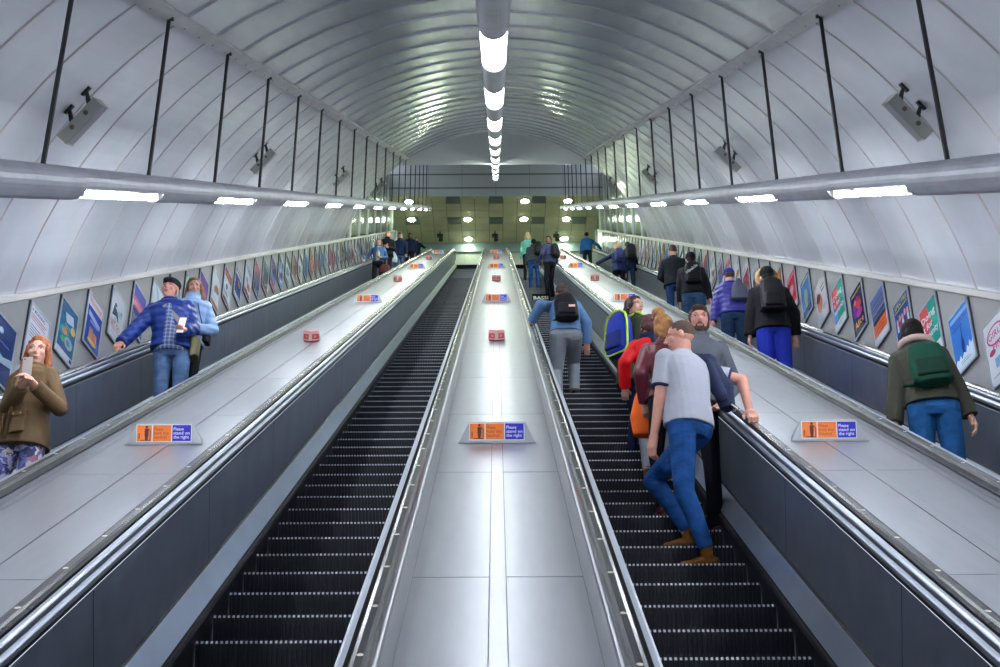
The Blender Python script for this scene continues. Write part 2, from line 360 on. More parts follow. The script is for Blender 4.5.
def esc_parts(i):
    e = ESC[i]; lab = ['leftmost escalator, carrying riders down towards the camera', 'empty escalator left of the central deck with bare dark ribbed steps',
        'escalator right of the central deck crowded with a queue of riders', 'rightmost escalator, carrying riders up past the posters on the right'][i]
    root = empty('escalator', P(e, S_LO, NSTEP), label=lab, cat='escalator', group='four parallel escalators')
    inv = root.location.copy()
    def B(mb, name, sm=False):
        o = mb.build(name, None, origin=inv); o.parent = root; o.location = (0, 0, 0); return smooth_sweep(o, 35) if sm else o
    for sd in (-1, 1):
        X = lambda pr: [(e + sd * x, n) for x, n in pr]
        mb = MB(); sweep(mb, X([(0.502, -2.45), (0.506, -2.22), (0.515, -2.205), (0.53, -2.20)]), M_SKIRT); B(mb, 'skirt')
        mb = MB(); sweep(mb, X([(0.53, -2.20), (0.532, -2.19), (0.60, -2.06), (0.612, -2.052), (0.612, -2.04)]), M_INNER, mats=[M_SKIRT, M_INNER, M_SKIRT, M_SKIRT]); B(mb, 'inner_deck', True)
        mb = MB(); sweep(mb, X([(0.612, -2.05), (0.596, -1.57)]), M_PANEL)
        s = 5.1 - 2.125
        while s < S_HI - 1:
            a = P(e + sd * 0.6115, s, -2.045); b = P(e + sd * 0.5945, s, -1.575)
            mb.quad(a - AX * 0.006 - Vector((sd * .001, 0, 0)), a + AX * 0.006 - Vector((sd * .001, 0, 0)), b + AX * 0.006 - Vector((sd * .001, 0, 0)), b - AX * 0.006 - Vector((sd * .001, 0, 0)), M_PANELGAP); s += 2.125
        B(mb, 'balustrade_panel')
        mb = MB()
        pr = [(0.60, -1.57), (0.598, -1.558), (0.584, -1.552), (0.578, -1.535), (0.572, -1.520), (0.572, -1.508), (0.578, -1.498), (0.584, -1.492), (0.584, -1.482), (0.5785, -1.478), (0.5765, -1.462), (0.580, -1.456), (0.588, -1.454), (0.607, -1.456), (0.609, -1.475), (0.616, -1.50)]
        mm = [M_SKIRT, M_SKIRT, M_SKIRT] + [M_CHROME] * 4 + [M_PANEL] * 2 + [M_CHROME] * 4 + [M_SKIRT] * 2
        sweep(mb, X(pr), M_CHROME, mats=mm); B(mb, 'trim_moulding', True)
        mb = MB()
        h = [(0.6225, -1.492), (0.6195, -1.475), (0.622, -1.455), (0.631, -1.442), (0.645, -1.4375), (0.67, -1.4375), (0.684, -1.442), (0.693, -1.455), (0.6955, -1.475), (0.6925, -1.492)]
        sweep(mb, X(h), M_RUB)
        if i in (1, 2) or (sd == (1 if i == 0 else -1)):
            s = 4.86 - 0.51 * 5 + (0.1 if i % 2 else 0)
            while s < 30:
                c = P(e + sd * 0.6575, s, -1.4368); k = 12; vs = [c + Vector((0.012 * math.cos(2 * PI * q / k), 0, 0)) + AX * 0.014 * math.sin(2 * PI * q / k) for q in range(k)]
                mb.add(vs, [tuple(range(k))], M_STUD); s += 0.51
        B(mb, 'handrail', True)
    ss = step_list(i)
    if i in (1, 2):
        for q, s in enumerate(ss):
            if q >= 100: break
            o = link('step', STEPM, root, P(e, s, NSTEP) - inv)
        rest = ss[100:]
    else: rest = ss
    mb = MB()
    for s in rest:
        c = P(e, s, NSTEP); run = 0.425 * C30
        prf = [(0.02, -0.23), (0, -0.016), (0.012, 0.0), (run + 0.03, 0)]
        for j in range(3):
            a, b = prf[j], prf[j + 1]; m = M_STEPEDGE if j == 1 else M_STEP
            mb.quad(c + Vector((-.5, a[0], a[1])), c + Vector((.5, a[0], a[1])), c + Vector((.5, b[0], b[1])), c + Vector((-.5, b[0], b[1])), m)
    o = B(mb, 'step_band'); tag(o, kind='stuff')
    mb = MB(); mb.box((e, TOP_Y + 0.1, TOP_Z - 0.02), Vector((0.5, 0, 0)), Vector((0, 0.45, 0)), Vector((0, 0, 0.02)), M_STEP)
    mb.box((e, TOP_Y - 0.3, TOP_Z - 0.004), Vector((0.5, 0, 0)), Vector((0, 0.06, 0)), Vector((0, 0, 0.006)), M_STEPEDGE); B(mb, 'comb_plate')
    return root
for i in range(4): esc_parts(i)
# decks between the escalators
ND = -1.53
def deck(xc, label, half=0.41):
    mb = MB(); zs = 0.004
    sweep(mb, [(xc - half - 0.012, ND + 0.055), (xc - half - 0.012, ND + 0.03), (xc - half, ND + 0.028), (xc - half, ND), (xc + half, ND), (xc + half, ND + 0.028), (xc + half + 0.012, ND + 0.03), (xc + half + 0.012, ND + 0.055)], M_DECKGAP, mats=[M_SKIRT, M_DECK, M_DECK, M_DECKGAP, M_DECK, M_DECK, M_SKIRT])
    for sd in (-1, 1):
        for (a, b) in ((0.361, half - 0.002),):
            sweep(mb, [(xc + sd * a, ND), (xc + sd * a, ND + zs), (xc + sd * b, ND + zs), (xc + sd * b, ND)], M_DECK)
        s = 5.1 - 2.125 * 2
        while s < S_HI + 1.5:
            s0, s1 = max(s, S_LO + ND * T15) + 0.004, min(s + 2.125, S_HI + ND * T15) - 0.004
            if s1 > s0 + 0.05:
                mb.box(P(xc + sd * 0.1975, (s0 + s1) / 2, ND + zs / 2), Vector((0.1605, 0, 0)), AX * ((s1 - s0) / 2), NX * (zs / 2), M_DECK)
            s += 2.125
        for (st0, st1) in (stations()[:2], stations()[2:]):
            sweep(mb, [(xc + sd * 0.037, ND + zs), (xc + sd * 0.358, ND + zs)], M_DECK, [st0, st1])
    sweep(mb, [(xc - 0.033, ND), (xc - 0.033, ND + zs * 1.6), (xc + 0.033, ND + zs * 1.6), (xc + 0.033, ND)], M_DECK)
    o = mb.build('steel_deck'); tag(o, label, 'deck', 'brushed steel decks between the escalators'); return o
deck(-PITCHX, 'brushed steel deck left of the bare escalator, running up beside the riders coming down')
deck(0, 'central brushed steel deck straight ahead, between the two middle escalators')
deck(PITCHX, 'brushed steel deck right of the crowded escalator')
for side in (-1, 1):
    mb = MB(); xo = side * (1.5 * PITCHX)
    sweep(mb, [(xo + side * 0.70, -1.50), (xo + side * 0.71, -1.475), (xo + side * 0.735, -1.47), (side * 4.08, -1.475), (side * 4.09, -1.49)], M_CHROME); o = mb.build('edge_capping')
    tag(o, 'narrow polished steel capping under the posters on the %s' % ('left' if side < 0 else 'right'), 'trim strip')
# ================================================================== LIGHT RAILS
def fluo(mb_tube, a, b, r, m=None):
    mb_tube.tube([a, b], r, m or M_TUBE, 6)
XR, NR, RR = 2.55, 0.19, 0.10
for side in (-1, 1):
    root = empty('light_rail', P(side * XR, 0, NR), label='%s-hand grey conduit rail hung on black rods with fluorescent lamps beneath' % ('left' if side < 0 else 'right'), cat='light rail', group='suspended side light rails')
    inv = root.location.copy()
    def B(mb, name, sm=False):
        o = mb.build(name, None, origin=inv); o.parent = root; o.location = (0, 0, 0); return smooth_sweep(o, 40) if sm else o
    s1 = 47.6
    # lamp cut-outs: bottom of housing open where lamps are
    lamps = []; z0 = 3.9
    while z0 < 46: lamps.append((z0, z0 + 1.75)); z0 += 3.6
    def ring(s, a0, a1, k, r=RR): return [P(side * XR + r * math.sin(a0 + (a1 - a0) * i / k), s, NR + r * math.cos(a0 + (a1 - a0) * i / k)) for i in range(k + 1)]
    mb = MB(); full = [-4] ; segs = []
    prev = -3.5
    for (a, b) in lamps: segs += [(prev, a, 1), (a, b, 0)]; prev = b
    segs.append((prev, s1, 1))
    for (a, b, f) in segs:
        if f:
            A1 = ring(a, 0, 2 * PI, 24); B1 = ring(b, 0, 2 * PI, 24)
        else:
            A1 = ring(a, -R(112), R(112), 16); B1 = ring(b, -R(112), R(112), 16)
        for q in range(len(A1) - 1): mb.quad(A1[q], A1[q + 1], B1[q + 1], B1[q], M_RAIL)
        if f:
            for (s_, sg) in ((a, 1), (b, -1)):
                C_ = ring(s_, R(112), R(248), 8); mb.add(C_, [tuple(range(9))], M_REFL)
        # seam line and cable along the housing
    mb.add(ring(s1, 0, 2 * PI, 24)[:-1], [tuple(range(24))], M_RAIL)
    B(mb, 'housing', True)
    for (a, b) in lamps:
        mb = MB(); aa = a + 0.02; bb = b - 0.02
        A1 = ring(a, -R(108), R(108), 8, RR - 0.012); B1 = ring(b, -R(108), R(108), 8, RR - 0.012)
        k = len(A1)
        mb.quad(A1[0], A1[-1], B1[-1], B1[0], M_REFL)
        o = B(mb, 'lamp_tray'); 
        mt = MB(); c = Vector((0, 0, 0))
        for dx in (-0.03, 0.03):
            fluo(mt, P(side * XR + dx, aa + 0.05, NR - 0.066), P(side * XR + dx, bb - 0.05, NR - 0.066), 0.02, M_TUBE if a < 24 else M_TUBEFAR)
        t = mt.build('tube', None, origin=inv); t.parent = o; t.location = (0, 0, 0)
        for s_ in (aa + 0.025, bb - 0.025):
            mt = MB(); mt.box(P(side * XR, s_, NR - 0.06), Vector((0.06, 0, 0)), AX * 0.02, NX * 0.024, M_REFL)
            t = mt.build('lamp_socket', None, origin=inv); t.parent = o; t.location = (0, 0, 0)
    s = 6.99 - 2.12 * 2
    while s < 47:
        mb = MB(); c = P(side * XB, s, NR + 0.08); n0 = vault(XB) - 0.02
        # vertical rod up to the beam (or to the roof beyond it)
        H = (n0 - (NR + 0.08)) / C30
        if (P(0, 0, 0) + AX * 0).z is None: pass
        if s + H * 0.5 > S_END - 0.1: H = 0.02 + max(H, (roof0.z + (c.y - roof0.y) * math.tan(R(34.5))) - c.z) if c.y > roof0.y else H + 0.3
        mb.tube([c, c + Vector((0, 0, H))], 0.0155, M_ROD, 8)
        mb.box(c + Vector((0, 0, H - 0.02)), Vector((0.03, 0, 0)), Vector((0, 0.03, 0)), Vector((0, 0, 0.012)), M_ROD)
        B(mb, 'hanger_rod'); s += 2.12
# ceiling trunking
XC, NC, RC = -0.012, 1.42, 0.118
root = empty('ceiling_light_trunking', P(XC, 0, NC), label='long cylindrical ceiling trunking down the centre with alternating lamps', cat='ceiling light')
inv = root.location.copy()
def ringc(s, a0, a1, k, r=RC): return [P(XC + r * math.sin(a0 + (a1 - a0) * i / k), s, NC + r * math.cos(a0 + (a1 - a0) * i / k)) for i in range(k + 1)]
s = 7.45 - 4.25 * 3
while s < 50:
    mb = MB(); A1, B1 = ringc(s, 0, 2 * PI, 28), ringc(s + 2.1, 0, 2 * PI, 28)
    for q in range(28): mb.quad(A1[q], A1[q + 1], B1[q + 1], B1[q], M_RAIL)
    mb.add(A1[:-1], [tuple(range(28))], M_REFL); mb.add(B1[:-1], [tuple(range(28))], M_REFL)
    A2, B2 = ringc(s + 0.02, 0, 2 * PI, 28, RC + 0.006), ringc(s + 0.09, 0, 2 * PI, 28, RC + 0.006)
    for q in range(28): mb.quad(A2[q], A2[q + 1], B2[q + 1], B2[q], M_CHROME)
    if s < S_END - 1.5: mb.box(P(XC, s + 1.0, NC + 0.48), Vector((0.01, 0, 0)), AX * 0.02, NX * 0.39, M_RAIL)
    o = mb.build('housing', None, origin=inv); o.parent = root; o.location = (0, 0, 0); smooth_sweep(o, 30)
    a, b = s + 2.1, s + 4.25
    if s < 47:
        mb = MB(); A1, B1 = ringc(a, -R(100), R(100), 18), ringc(b, -R(100), R(100), 18)
        for q in range(18): mb.quad(A1[q], A1[q + 1], B1[q + 1], B1[q], M_RAIL)
        A2, B2 = ringc(a, -R(98), R(98), 14, RC - 0.008), ringc(b, -R(98), R(98), 14, RC - 0.008)
        for q in range(14): mb.quad(A2[q], A2[q + 1], B2[q + 1], B2[q], M_REFL)
        o = mb.build('reflector', None, origin=inv); o.parent = root; o.location = (0, 0, 0); smooth_sweep(o, 30)
        mt = MB()
        far = a > 22
        for dx in (-0.05, 0.05): fluo(mt, P(XC + dx, a + 0.1, NC - 0.03), P(XC + dx, b - 0.1, NC - 0.03), 0.022, M_TUBEFAR if far else M_TUBEC)
        t = mt.build('tube', None, origin=inv); t.parent = o; t.location = (0, 0, 0)
        for s_ in (a + 0.06, b - 0.06):
            mt = MB(); mt.box(P(XC, s_, NC - 0.02), Vector((0.025, 0, 0)), AX * 0.035, NX * 0.05, M_REFL)
            t = mt.build('lamp_socket', None, origin=inv); t.parent = o; t.location = (0, 0, 0)
    s += 4.25
# flood lamps on the vault
M_RUST = mat('rust_spot', (0.13, 0.09, 0.07), 0.7)
def flood():
    root = empty('flood_lamp', (0, 0, 0))
    zc = 0.165; bx = -0.09
    mb = MB(); mb.box((bx, 0, zc), Vector((0.205, 0, 0)), Vector((0, 0.075, 0)), Vector((0, 0, 0.045)), M_LAMPBODY, 1, 0.85)
    for sx in (-0.205, 0.205): mb.box((sx + bx, 0, zc), Vector((0.006, 0, 0)), Vector((0, 0.08, 0)), Vector((0, 0, 0.05)), M_LAMPBODY, 1, 0.87)
    for sx in (-0.08, 0.08):
        for sy in (-1, 1): mb.tube([(sx + bx, sy * 0.072, zc - 0.005), (sx + bx, sy * 0.078, zc - 0.005)], 0.02, M_RUST, 10)
    mb.build('casing', root)
    mb = MB(); mb.box((bx, 0, zc + 0.047), Vector((0.19, 0, 0)), Vector((0, 0.055, 0)), Vector((0, 0, 0.003)), M_GREY); mb.build('lens', root)
    for sx in (-0.1, 0.1):
        mb = MB(); mb.tube([(sx, 0, 0.02), (sx - .03, 0.01, 0.07), (sx - .06, 0, 0.12)], [0.014, 0.02, 0.026], M_ROD, 8)
        mb.box((sx, 0, 0.012), Vector((0.045, 0, 0)), Vector((0, 0.02, 0)), Vector((0, 0, 0.012)), M_ROD); mb.build('bracket', root)
    return root
fl0 = flood(); k = 0
for side in (-1, 1):
    for j, z in enumerate((10.0, 17.7, 26.6, 35.4)):
        ang = math.asin(3.33 / RV) * side; c = P(RV * math.sin(ang), z, CV + RV * math.cos(ang))
        tz = (Vector((-math.sin(ang), 0, 0)) - NX * math.cos(ang)).normalized(); tx = (Vector((math.cos(ang), 0, 0)) - NX * math.sin(ang)).normalized() * (1 if side < 0 else -1)
        tz2 = (tz - AX * 0.12).normalized(); ty = tz2.cross(tx).normalized()
        o = fl0 if k == 0 else dupl(fl0)
        o.matrix_world = Matrix.Translation(c) @ Matrix((tx, ty, tz2)).transposed().to_4x4()
        wh = ['nearest the camera', 'second from the camera', 'third from the camera', 'farthest up'][j]
        tag(o, 'grey box flood lamp on two black brackets, %s wall, %s' % ('left' if side < 0 else 'right', wh), 'lamp', 'flood lamps on the vault'); k += 1
# downlights and little projectors in the upper hall
def dlight(x, y, z=ZC - 0.03):
    mb = MB(); mb.tube([(0, 0, 0.02), (0, 0, -0.01)], 0.19, M_WHITE, 20); o = mb.build('round_downlight', None); o.location = (x, y, z)
    mt = MB(); mt.tube([(0, 0, -0.011), (0, 0, -0.03)], [0.165, 0.14], M_DOWN, 20); mt.build('lamp_glass', o)
    return tag(o, 'round glowing downlight in the beige ceiling of the upper hall', 'ceiling light', 'round downlights in the hall ceiling')
for (x, y) in ((-3.87, 47.75), (1.29, 47.75), (3.2, 47.75), (-3.86, 49.35), (-1.3, 49.35), (1.27, 49.35), (3.2, 49.35), (-1.3, 51.2), (3.2, 51.2)): dlight(x, y)
for j, (px, lb) in enumerate(((440, 'left'), (495, 'middle'), (556, 'right'))):
    r = ray(px, 231.5); t = (ZC - CAM.z) / r.z; c = CAM + r * t
    o = empty('hanging_projector', (c.x, c.y, ZC), label='small black projector hanging under the beige hall ceiling, %s one of three' % lb, cat='projector', group='projectors under the hall ceiling')
    mb = MB(); mb.tube([(0, 0, 0), (0, 0, -0.22)], 0.03, M_ROD, 8); mb.build('stem', o)
    mb = MB(); mb.box((0, 0, -0.22), Vector((0.14, 0, 0)), Vector((0, 0.1, 0)), Vector((0, 0, 0.05)), M_ROD); mb.build('housing', o)
    mb = MB(); mb.tube([(0.02, -0.02, -0.27), (0.05, -0.08, -0.5)], [0.07, 0.11], M_ROD, 12); mb.build('lens_barrel', o)
# ================================================================== SIGNS AND RED BOXES ON THE DECKS
def make_sign():
    root = empty('deck_sign', (0, 0, 0))     # local: x right, y up (deck normal), z towards the camera
    mb = MB(); hb, ht, H = 0.255, 0.187, 0.135
    f = [(-hb, 0, 0.03), (hb, 0, 0.03), (ht, H, -0.005), (-ht, H, -0.005)]; b = [(-hb * 0.9, 0, -0.10), (hb * 0.9, 0, -0.10), (ht * 0.97, H, -0.035), (-ht * 0.97, H, -0.035)]
    mb.add(f + b, [(0, 1, 2, 3), (5, 4, 7, 6), (4, 0, 3, 7), (1, 5, 6, 2), (3, 2, 6, 7), (4, 5, 1, 0)], M_SIGNB)
    for sx in (-1, 1): mb.box((sx * 0.145, 0.003, 0.035), Vector((0.115, 0, 0)), Vector((0, 0.003, 0)), Vector((0, 0, 0.008)), M_SIGNB)
    mb.build('stand', root)
    def q(y): return 0.03 - 0.035 * y / H + 0.0015
    def rect(m, x0, x1, y0, y1, mm, dz=0.0): m.quad((x0, y0, q(y0) + dz), (x1, y0, q(y0) + dz), (x1, y1, q(y1) + dz), (x0, y1, q(y1) + dz), mm)
    mb = MB(); rect(mb, -0.187, 0.182, 0.016, 0.130, M_WINK)
    mb.build('white_backing', root)
    mb = MB(); rect(mb, -0.182, -0.0840, 0.021, 0.125, M_ORANGE, .0008); rect(mb, -0.0765, 0.046, 0.021, 0.125, M_ORANGE, .0008)
    def blk(pts):
        mb.add([(x, y, q(y) + .0016) for x, y in pts], [tuple(range(len(pts)))], M_INK)
    cx = -0.118
    blk([(cx + 0.009 * math.cos(2 * PI * t / 12), 0.113 + 0.009 * math.sin(2 * PI * t / 12)) for t in range(12)])
    blk([(cx - 0.013, 0.102), (cx + 0.013, 0.102), (cx + 0.013, 0.066), (cx + 0.009, 0.030), (cx - 0.009, 0.030), (cx - 0.013, 0.066)])
    blk([(cx + 0.011, 0.100), (cx + 0.024, 0.082), (cx + 0.028, 0.085), (cx + 0.015, 0.102)])
    blk([(cx + 0.022, 0.084), (cx + 0.027, 0.084), (cx + 0.027, 0.028), (cx + 0.022, 0.028)])
    blk([(-0.170, 0.072), (-0.164, 0.072), (-0.164, 0.034), (-0.170, 0.034)]); blk([(-0.158, 0.030), (-0.092, 0.030), (-0.092, 0.025), (-0.158, 0.025)])
    M = Matrix(((1, 0, 0, 0), (0, 1, 0, 0), (0, -0.035 / H, 1, 0.0320), (0, 0, 0, 1)))
    INK2 = mat('brown_print', (0.45, 0.10, 0.02), 0.5)
    for r_, (t, wd) in enumerate((('Please', 0.060), ('hold the', 0.098), ('handrail', 0.085))): put_text(mb, t, 0.029, -0.069, 0.090 - r_ * 0.026, 0.0006, INK2, M, wd)
    mb.build('orange_plate', root)
    mb = MB(); rect(mb, 0.0535, 0.178, 0.021, 0.125, M_BLUE, .0008)
    for r_, (t, wd) in enumerate((('Please', 0.068), ('stand on', 0.108), ('the right', 0.104))): put_text(mb, t, 0.029, 0.061, 0.090 - r_ * 0.026, 0.0006, M_WINK, M, wd)
    mb.build('blue_plate', root)
    return root
def make_block():
    root = empty('switch_box', (0, 0, 0)); D = 0.105; H = 0.10
    def dia(m, d0, d1, z0, z1, mm):
        vs = [(0, z0, d0), (d0, z0, 0), (0, z0, -d0), (-d0, z0, 0), (0, z1, d1), (d1, z1, 0), (0, z1, -d1), (-d1, z1, 0)]
        m.add(vs, [(3, 2, 1, 0), (4, 5, 6, 7), (0, 1, 5, 4), (1, 2, 6, 5), (2, 3, 7, 6), (3, 0, 4, 7)], mm)
    mb = MB(); dia(mb, D * 0.88, D * 0.92, 0, 0.018, M_REDD); mb.build('base', root)
    mb = MB(); dia(mb, D * 1.03, D * 1.03, 0.018, 0.026, M_PINK); dia(mb, D, D * 0.93, 0.026, H + 0.018, M_PINK); mb.build('case', root)
    mb = MB()
    for sx in (-1, 1):
        def pt(t, y): dd = D * (1 - 0.07 * (y - 0.026) / H) + 0.002; return (sx * dd * t, y, dd * (1 - t))
        mb.quad(pt(0.2, 0.034), pt(0.88, 0.034), pt(0.88, 0.095), pt(0.2, 0.095), M_RED)
        mb.quad(pt(0.38, 0.05), pt(0.62, 0.05), pt(0.62, 0.08), pt(0.38, 0.08), M_PINK)
    mb.build('red_panel', root)
    mb = MB(); dia(mb, D * 0.95, D * 0.80, H + 0.018, H + 0.034, mat('coral_plastic', (0.62, 0.20, 0.18), 0.35)); mb.build('lid', root)
    return root
DM = Matrix((Vector((1, 0, 0)), NX, -AX)).transposed().to_4x4()
sg0, bk0 = make_sign(), make_block(); first = [True, True]
dn = {-PITCHX: 'left', 0: 'central', PITCHX: 'right'}
ordn = ['nearest', 'second', 'third', 'farthest']
for xc in (-PITCHX, 0, PITCHX):
    for j, s in enumerate((8.19, 21.35, 34.5, 47.3)):
        o = sg0 if first[0] else dupl(sg0); first[0] = False
        o.matrix_world = Matrix.Translation(P(xc, s, ND + 0.006)) @ DM
        tag(o, 'orange and blue handrail sign on the %s deck, %s one up the slope' % (dn[xc], ordn[j]), 'sign', 'orange and blue signs on the decks')
    for j, s in enumerate((14.8, 27.95, 41.1)):
        o = bk0 if first[1] else dupl(bk0); first[1] = False
        o.matrix_world = Matrix.Translation(P(xc, s, ND + 0.006)) @ DM
        tag(o, 'small red and white box on the %s deck, %s one up the slope' % (dn[xc], ['nearest', 'middle', 'farthest'][j]), 'switch box', 'red boxes on the decks')
# ================================================================== POSTERS
PW, PL = 0.53, 0.60
def pcol(h): return mat('print_' + h, h, 0.25, coat=0.3)
def poster_print(kind, rnd=None):
    mb = MB(); x0, x1, y0, y1 = -PW / 2 + 0.022, PW / 2 - 0.022, -PL / 2 + 0.022, PL / 2 - 0.022; W_, H_ = x1 - x0, y1 - y0; lay = [0.0255]
    def rc(a, b, c, d, h):
        lay[0] += 0.00012; z = lay[0]; mb.quad((x0 + a * W_, y0 + c * H_, z), (x0 + b * W_, y0 + c * H_, z), (x0 + b * W_, y0 + d * H_, z), (x0 + a * W_, y0 + d * H_, z), pcol(h))
    def pg(pts, h): lay[0] += 0.00012; mb.add([(x0 + a * W_, y0 + b * H_, lay[0]) for a, b in pts], [tuple(range(len(pts)))], pcol(h))
    def el(cx, cy, rx, ry, h, n=16): pg([(cx + rx * math.cos(2 * PI * i / n), cy + ry * math.sin(2 * PI * i / n)) for i in range(n)], h)
    def tx(t, a, b, size, wd, h): lay[0] += 0.00012; put_text(mb, t, size, x0 + a * W_, y0 + b * H_, lay[0], pcol(h), None, wd * W_)
    def ln(a, b, c, h, th=0.012): rc(a, b, c, c + th, h)
    if kind == 'navyjet':
        rc(0, 1, 0, 1, '1B2F5E'); pg([(0, .5), (.6, .42), (1, .5), (1, .36), (.5, .3), (0, .38)], '8FA3B5'); el(.35, .8, .1, .05, 'B5C4D6'); rc(.1, .6, .12, .17, '2F4FA0'); ln(.1, .8, .62, '6C7FA0'); rc(.35, .5, .02, .3, '3457B0')
    elif kind == 'whitetext':
        rc(0, 1, 0, 1, 'C9CFDA')
        tx('A MORNING', .06, .90, .05, .7, '4A5668')
        for i, (c, w_) in enumerate((('B06A78', .9), ('B06A78', .8), ('C08A92', .85))): ln(.05, w_, .84 - i * .045, c, .02)
        for i in range(5): ln(.08, .6 + .06 * (i % 3), .66 - i * .05, '59616F', .014)
        el(.3, .3, .2, .11, '2C3E93'); el(.3, .3, .1, .05, '8D9BD0'); pg([(.6, 0), (1, 0), (1, .35), (.75, .3)], '8C4A55'); rc(0, 1, 0, .07, '5A2431')
    elif kind == 'teal':
        rc(0, 1, 0, 1, '1F5C78'); rc(0, 1, .75, 1, '26506E'); pg([(.25, .82), (.75, .88), (.85, .72), (.4, .66)], 'AEB9D6'); el(.35, .45, .28, .12, '2E8A86'); el(.35, .47, .15, .06, 'C77A3F'); el(.82, .62, .13, .08, 'C9A63A')
        el(.65, .32, .25, .11, '93A9B5'); el(.62, .32, .12, .06, '5B7E8C'); el(.3, .3, .14, .05, '57A05B'); rc(0, 1, 0, .11, 'C6CEDC'); rc(.08, .7, .12, .17, '4D4B9A'); rc(.82, .96, .02, .09, '253B8C'); ln(.3, .7, .6, '8CC0CC'); ln(.35, .75, .56, '8CC0CC')
    elif kind == 'bluecan':
        rc(0, 1, 0, 1, '1438A0'); rc(0, 1, .77, 1, 'CFCBD8'); tx('Warming?', .06, .85, .06, .86, 'D0524E'); pg([(.1, .68), (.9, .60), (.9, .5), (.1, .58)], '9CB4E8'); ln(.25, .8, .48, '7D9BE0', .04); rc(.25, .48, .13, .38, 'B08A5A'); rc(.5, .78, .1, .34, 'B85C48'); el(.5, .12, .3, .05, 'D9B64A')
    elif kind == 'dancer':
        rc(0, 1, 0, 1, 'C3CAD6'); el(.3, .72, .08, .04, '2F4258'); pg([(.2, .7), (.5, .6), (.62, .42), (.4, .5), (.1, .45)], '2A5068'); el(.65, .62, .18, .07, 'AAB4C6'); el(.75, .68, .06, .05, '8190A6'); tx('LET GO', .08, .26, .085, .7, 'B5525C'); tx('THIS YEAR', .08, .17, .06, .8, 'C07078'); ln(.1, .8, .08, '9A9AA8')
    elif kind == 'purplecity':
        rc(0, 1, 0, 1, '50468C'); rc(0, 1, .72, 1, '4A49A5'); rc(0, 1, .52, .74, 'B35A78'); rc(.1, .9, .56, .66, 'C98292'); rc(0, 1, 0, .4, '5E617F'); rc(0, 1, .38, .5, '463B86'); ln(.1, .9, .3, '8B8AAA', .02)
    elif kind == 'violetroad':
        rc(0, 1, 0, 1, '4A5170'); rc(0, 1, .7, 1, '6A3F93'); rc(0, 1, .55, .72, 'A04AA0'); rc(0, 1, .47, .5, 'C6CDE0'); rc(0, 1, .0, .25, '3A4D66'); ln(.1, .9, .35, '8290A8', .02)
    elif kind == 'green':
        rc(0, 1, 0, 1, 'B5C8BE'); rc(0, 1, .6, 1, '6EA98A'); el(.5, .35, .3, .15, '3D8A63'); ln(.1, .9, .12, '51695C', .02); el(.6, .7, .2, .1, 'C8D9D0')
    elif kind == 'bwstripe':
        rc(0, 1, 0, 1, 'C6CCD6'); pg([(.1, 1), (.3, 1), (.9, .5), (.7, .45)], '8FB8D8'); pg([(.3, .5), (.6, .7), (.8, .5), (.5, .2)], '5A6A88'); rc(.1, .9, .06, .14, 'B5656C')
    elif kind == 'pinksky':
        rc(0, 1, 0, 1, 'C4A7B5'); rc(0, 1, .7, 1, '86A2CC'); el(.5, .45, .3, .14, 'C96A6A'); rc(0, 1, 0, .14, 'C9CFDA')
    elif kind == 'doing':
        rc(0, 1, 0, 1, '2F6FC4'); pg([(.0, 1), (.72, 1), (.72, .78), (.28, .30), (0, .22), (0, .78)], 'C94A52'); pg([(.45, 1), (1, 1), (1, .18), (.28, .08), (.30, .42), (.58, .62)], '1C8F82'); pg([(0, .62), (.25, .5), (.3, .14), (.05, .1), (0, .12)], '3B7FD2')
        tx('Doing', .06, .72, .10, .82, 'E8EBF0'); tx('it for', .06, .55, .10, .62, 'E8EBF0'); tx('humanity', .06, .38, .10, .88, 'E8EBF0')
        rc(0, 1, 0, .17, 'D5DBE2'); ln(.3, .85, .11, '5A6470', .012); ln(.3, .75, .07, '5A6470', .012)
    elif kind == 'jazz':
        rc(0, 1, 0, 1, '1C1440'); ln(.1, .9, .9, 'B8A23C', .035); el(.45, .66, .35, .16, '8A2C6E'); el(.62, .6, .2, .1, 'C2463C'); el(.3, .5, .2, .1, '5B2C8E'); el(.6, .42, .25, .09, 'A03A8A'); el(.35, .72, .1, .06, 'E07A3C'); tx('Alice', .12, .14, .13, .76, 'D9A03C'); ln(.2, .8, .07, '8C6A3A', .015)
    elif kind == 'orangecap':
        rc(0, 1, 0, 1, '4A587E'); rc(0, 1, .86, 1, '5E6CA0')
        for i in range(4): ln(0, 1, .78 - i * .07, ['7E8AA8', '5F6A88', 'A0A8B8', '3E4660'][i], .02)
        rc(0, 1, .38, .5, '2E3448'); rc(0, 1, .14, .42, 'D9622C')
        for i in range(3): ln(.08, .85 - .1 * (i % 2), .33 - i * .07, '8E3A1C', .022)
        rc(0, 1, 0, .14, 'CBD2DE')
    elif kind == 'crowd':
        rc(0, 1, 0, 1, '24468E'); tx('SPECTRE', .06, .88, .07, .86, 'C9C83C'); ln(.05, .9, .82, 'C9C83C', .02)
        for i in range(5): el(.14 + .18 * i, .62 + .03 * (i % 2), .07, .07, 'C89A92'); rc(.08 + .18 * i, .2 + .18 * i, .42, .56, ['C9CED8', 'B8465A', 'D5D8E0', '7A2C4A', 'C2C8D6'][i])
        rc(0, 1, 0, .3, '1B2D63'); ln(.2, .8, .14, '6A86C8', .02); el(.7, .1, .14, .05, 'B8C23C')
    elif kind == 'liberty':
        rc(0, 1, 0, 1, '2F74CC'); rc(.04, .96, .88, .95, '7FB2E8'); tx('YESTERDAY', .05, .78, .075, .9, '1A3F9C'); ln(.1, .6, .72, '1A3F9C', .03); pg([(.44, .22), (.56, .22), (.6, .4), (.53, .55), (.54, .72), (.5, .72), (.49, .55), (.42, .4)], '163A8A')
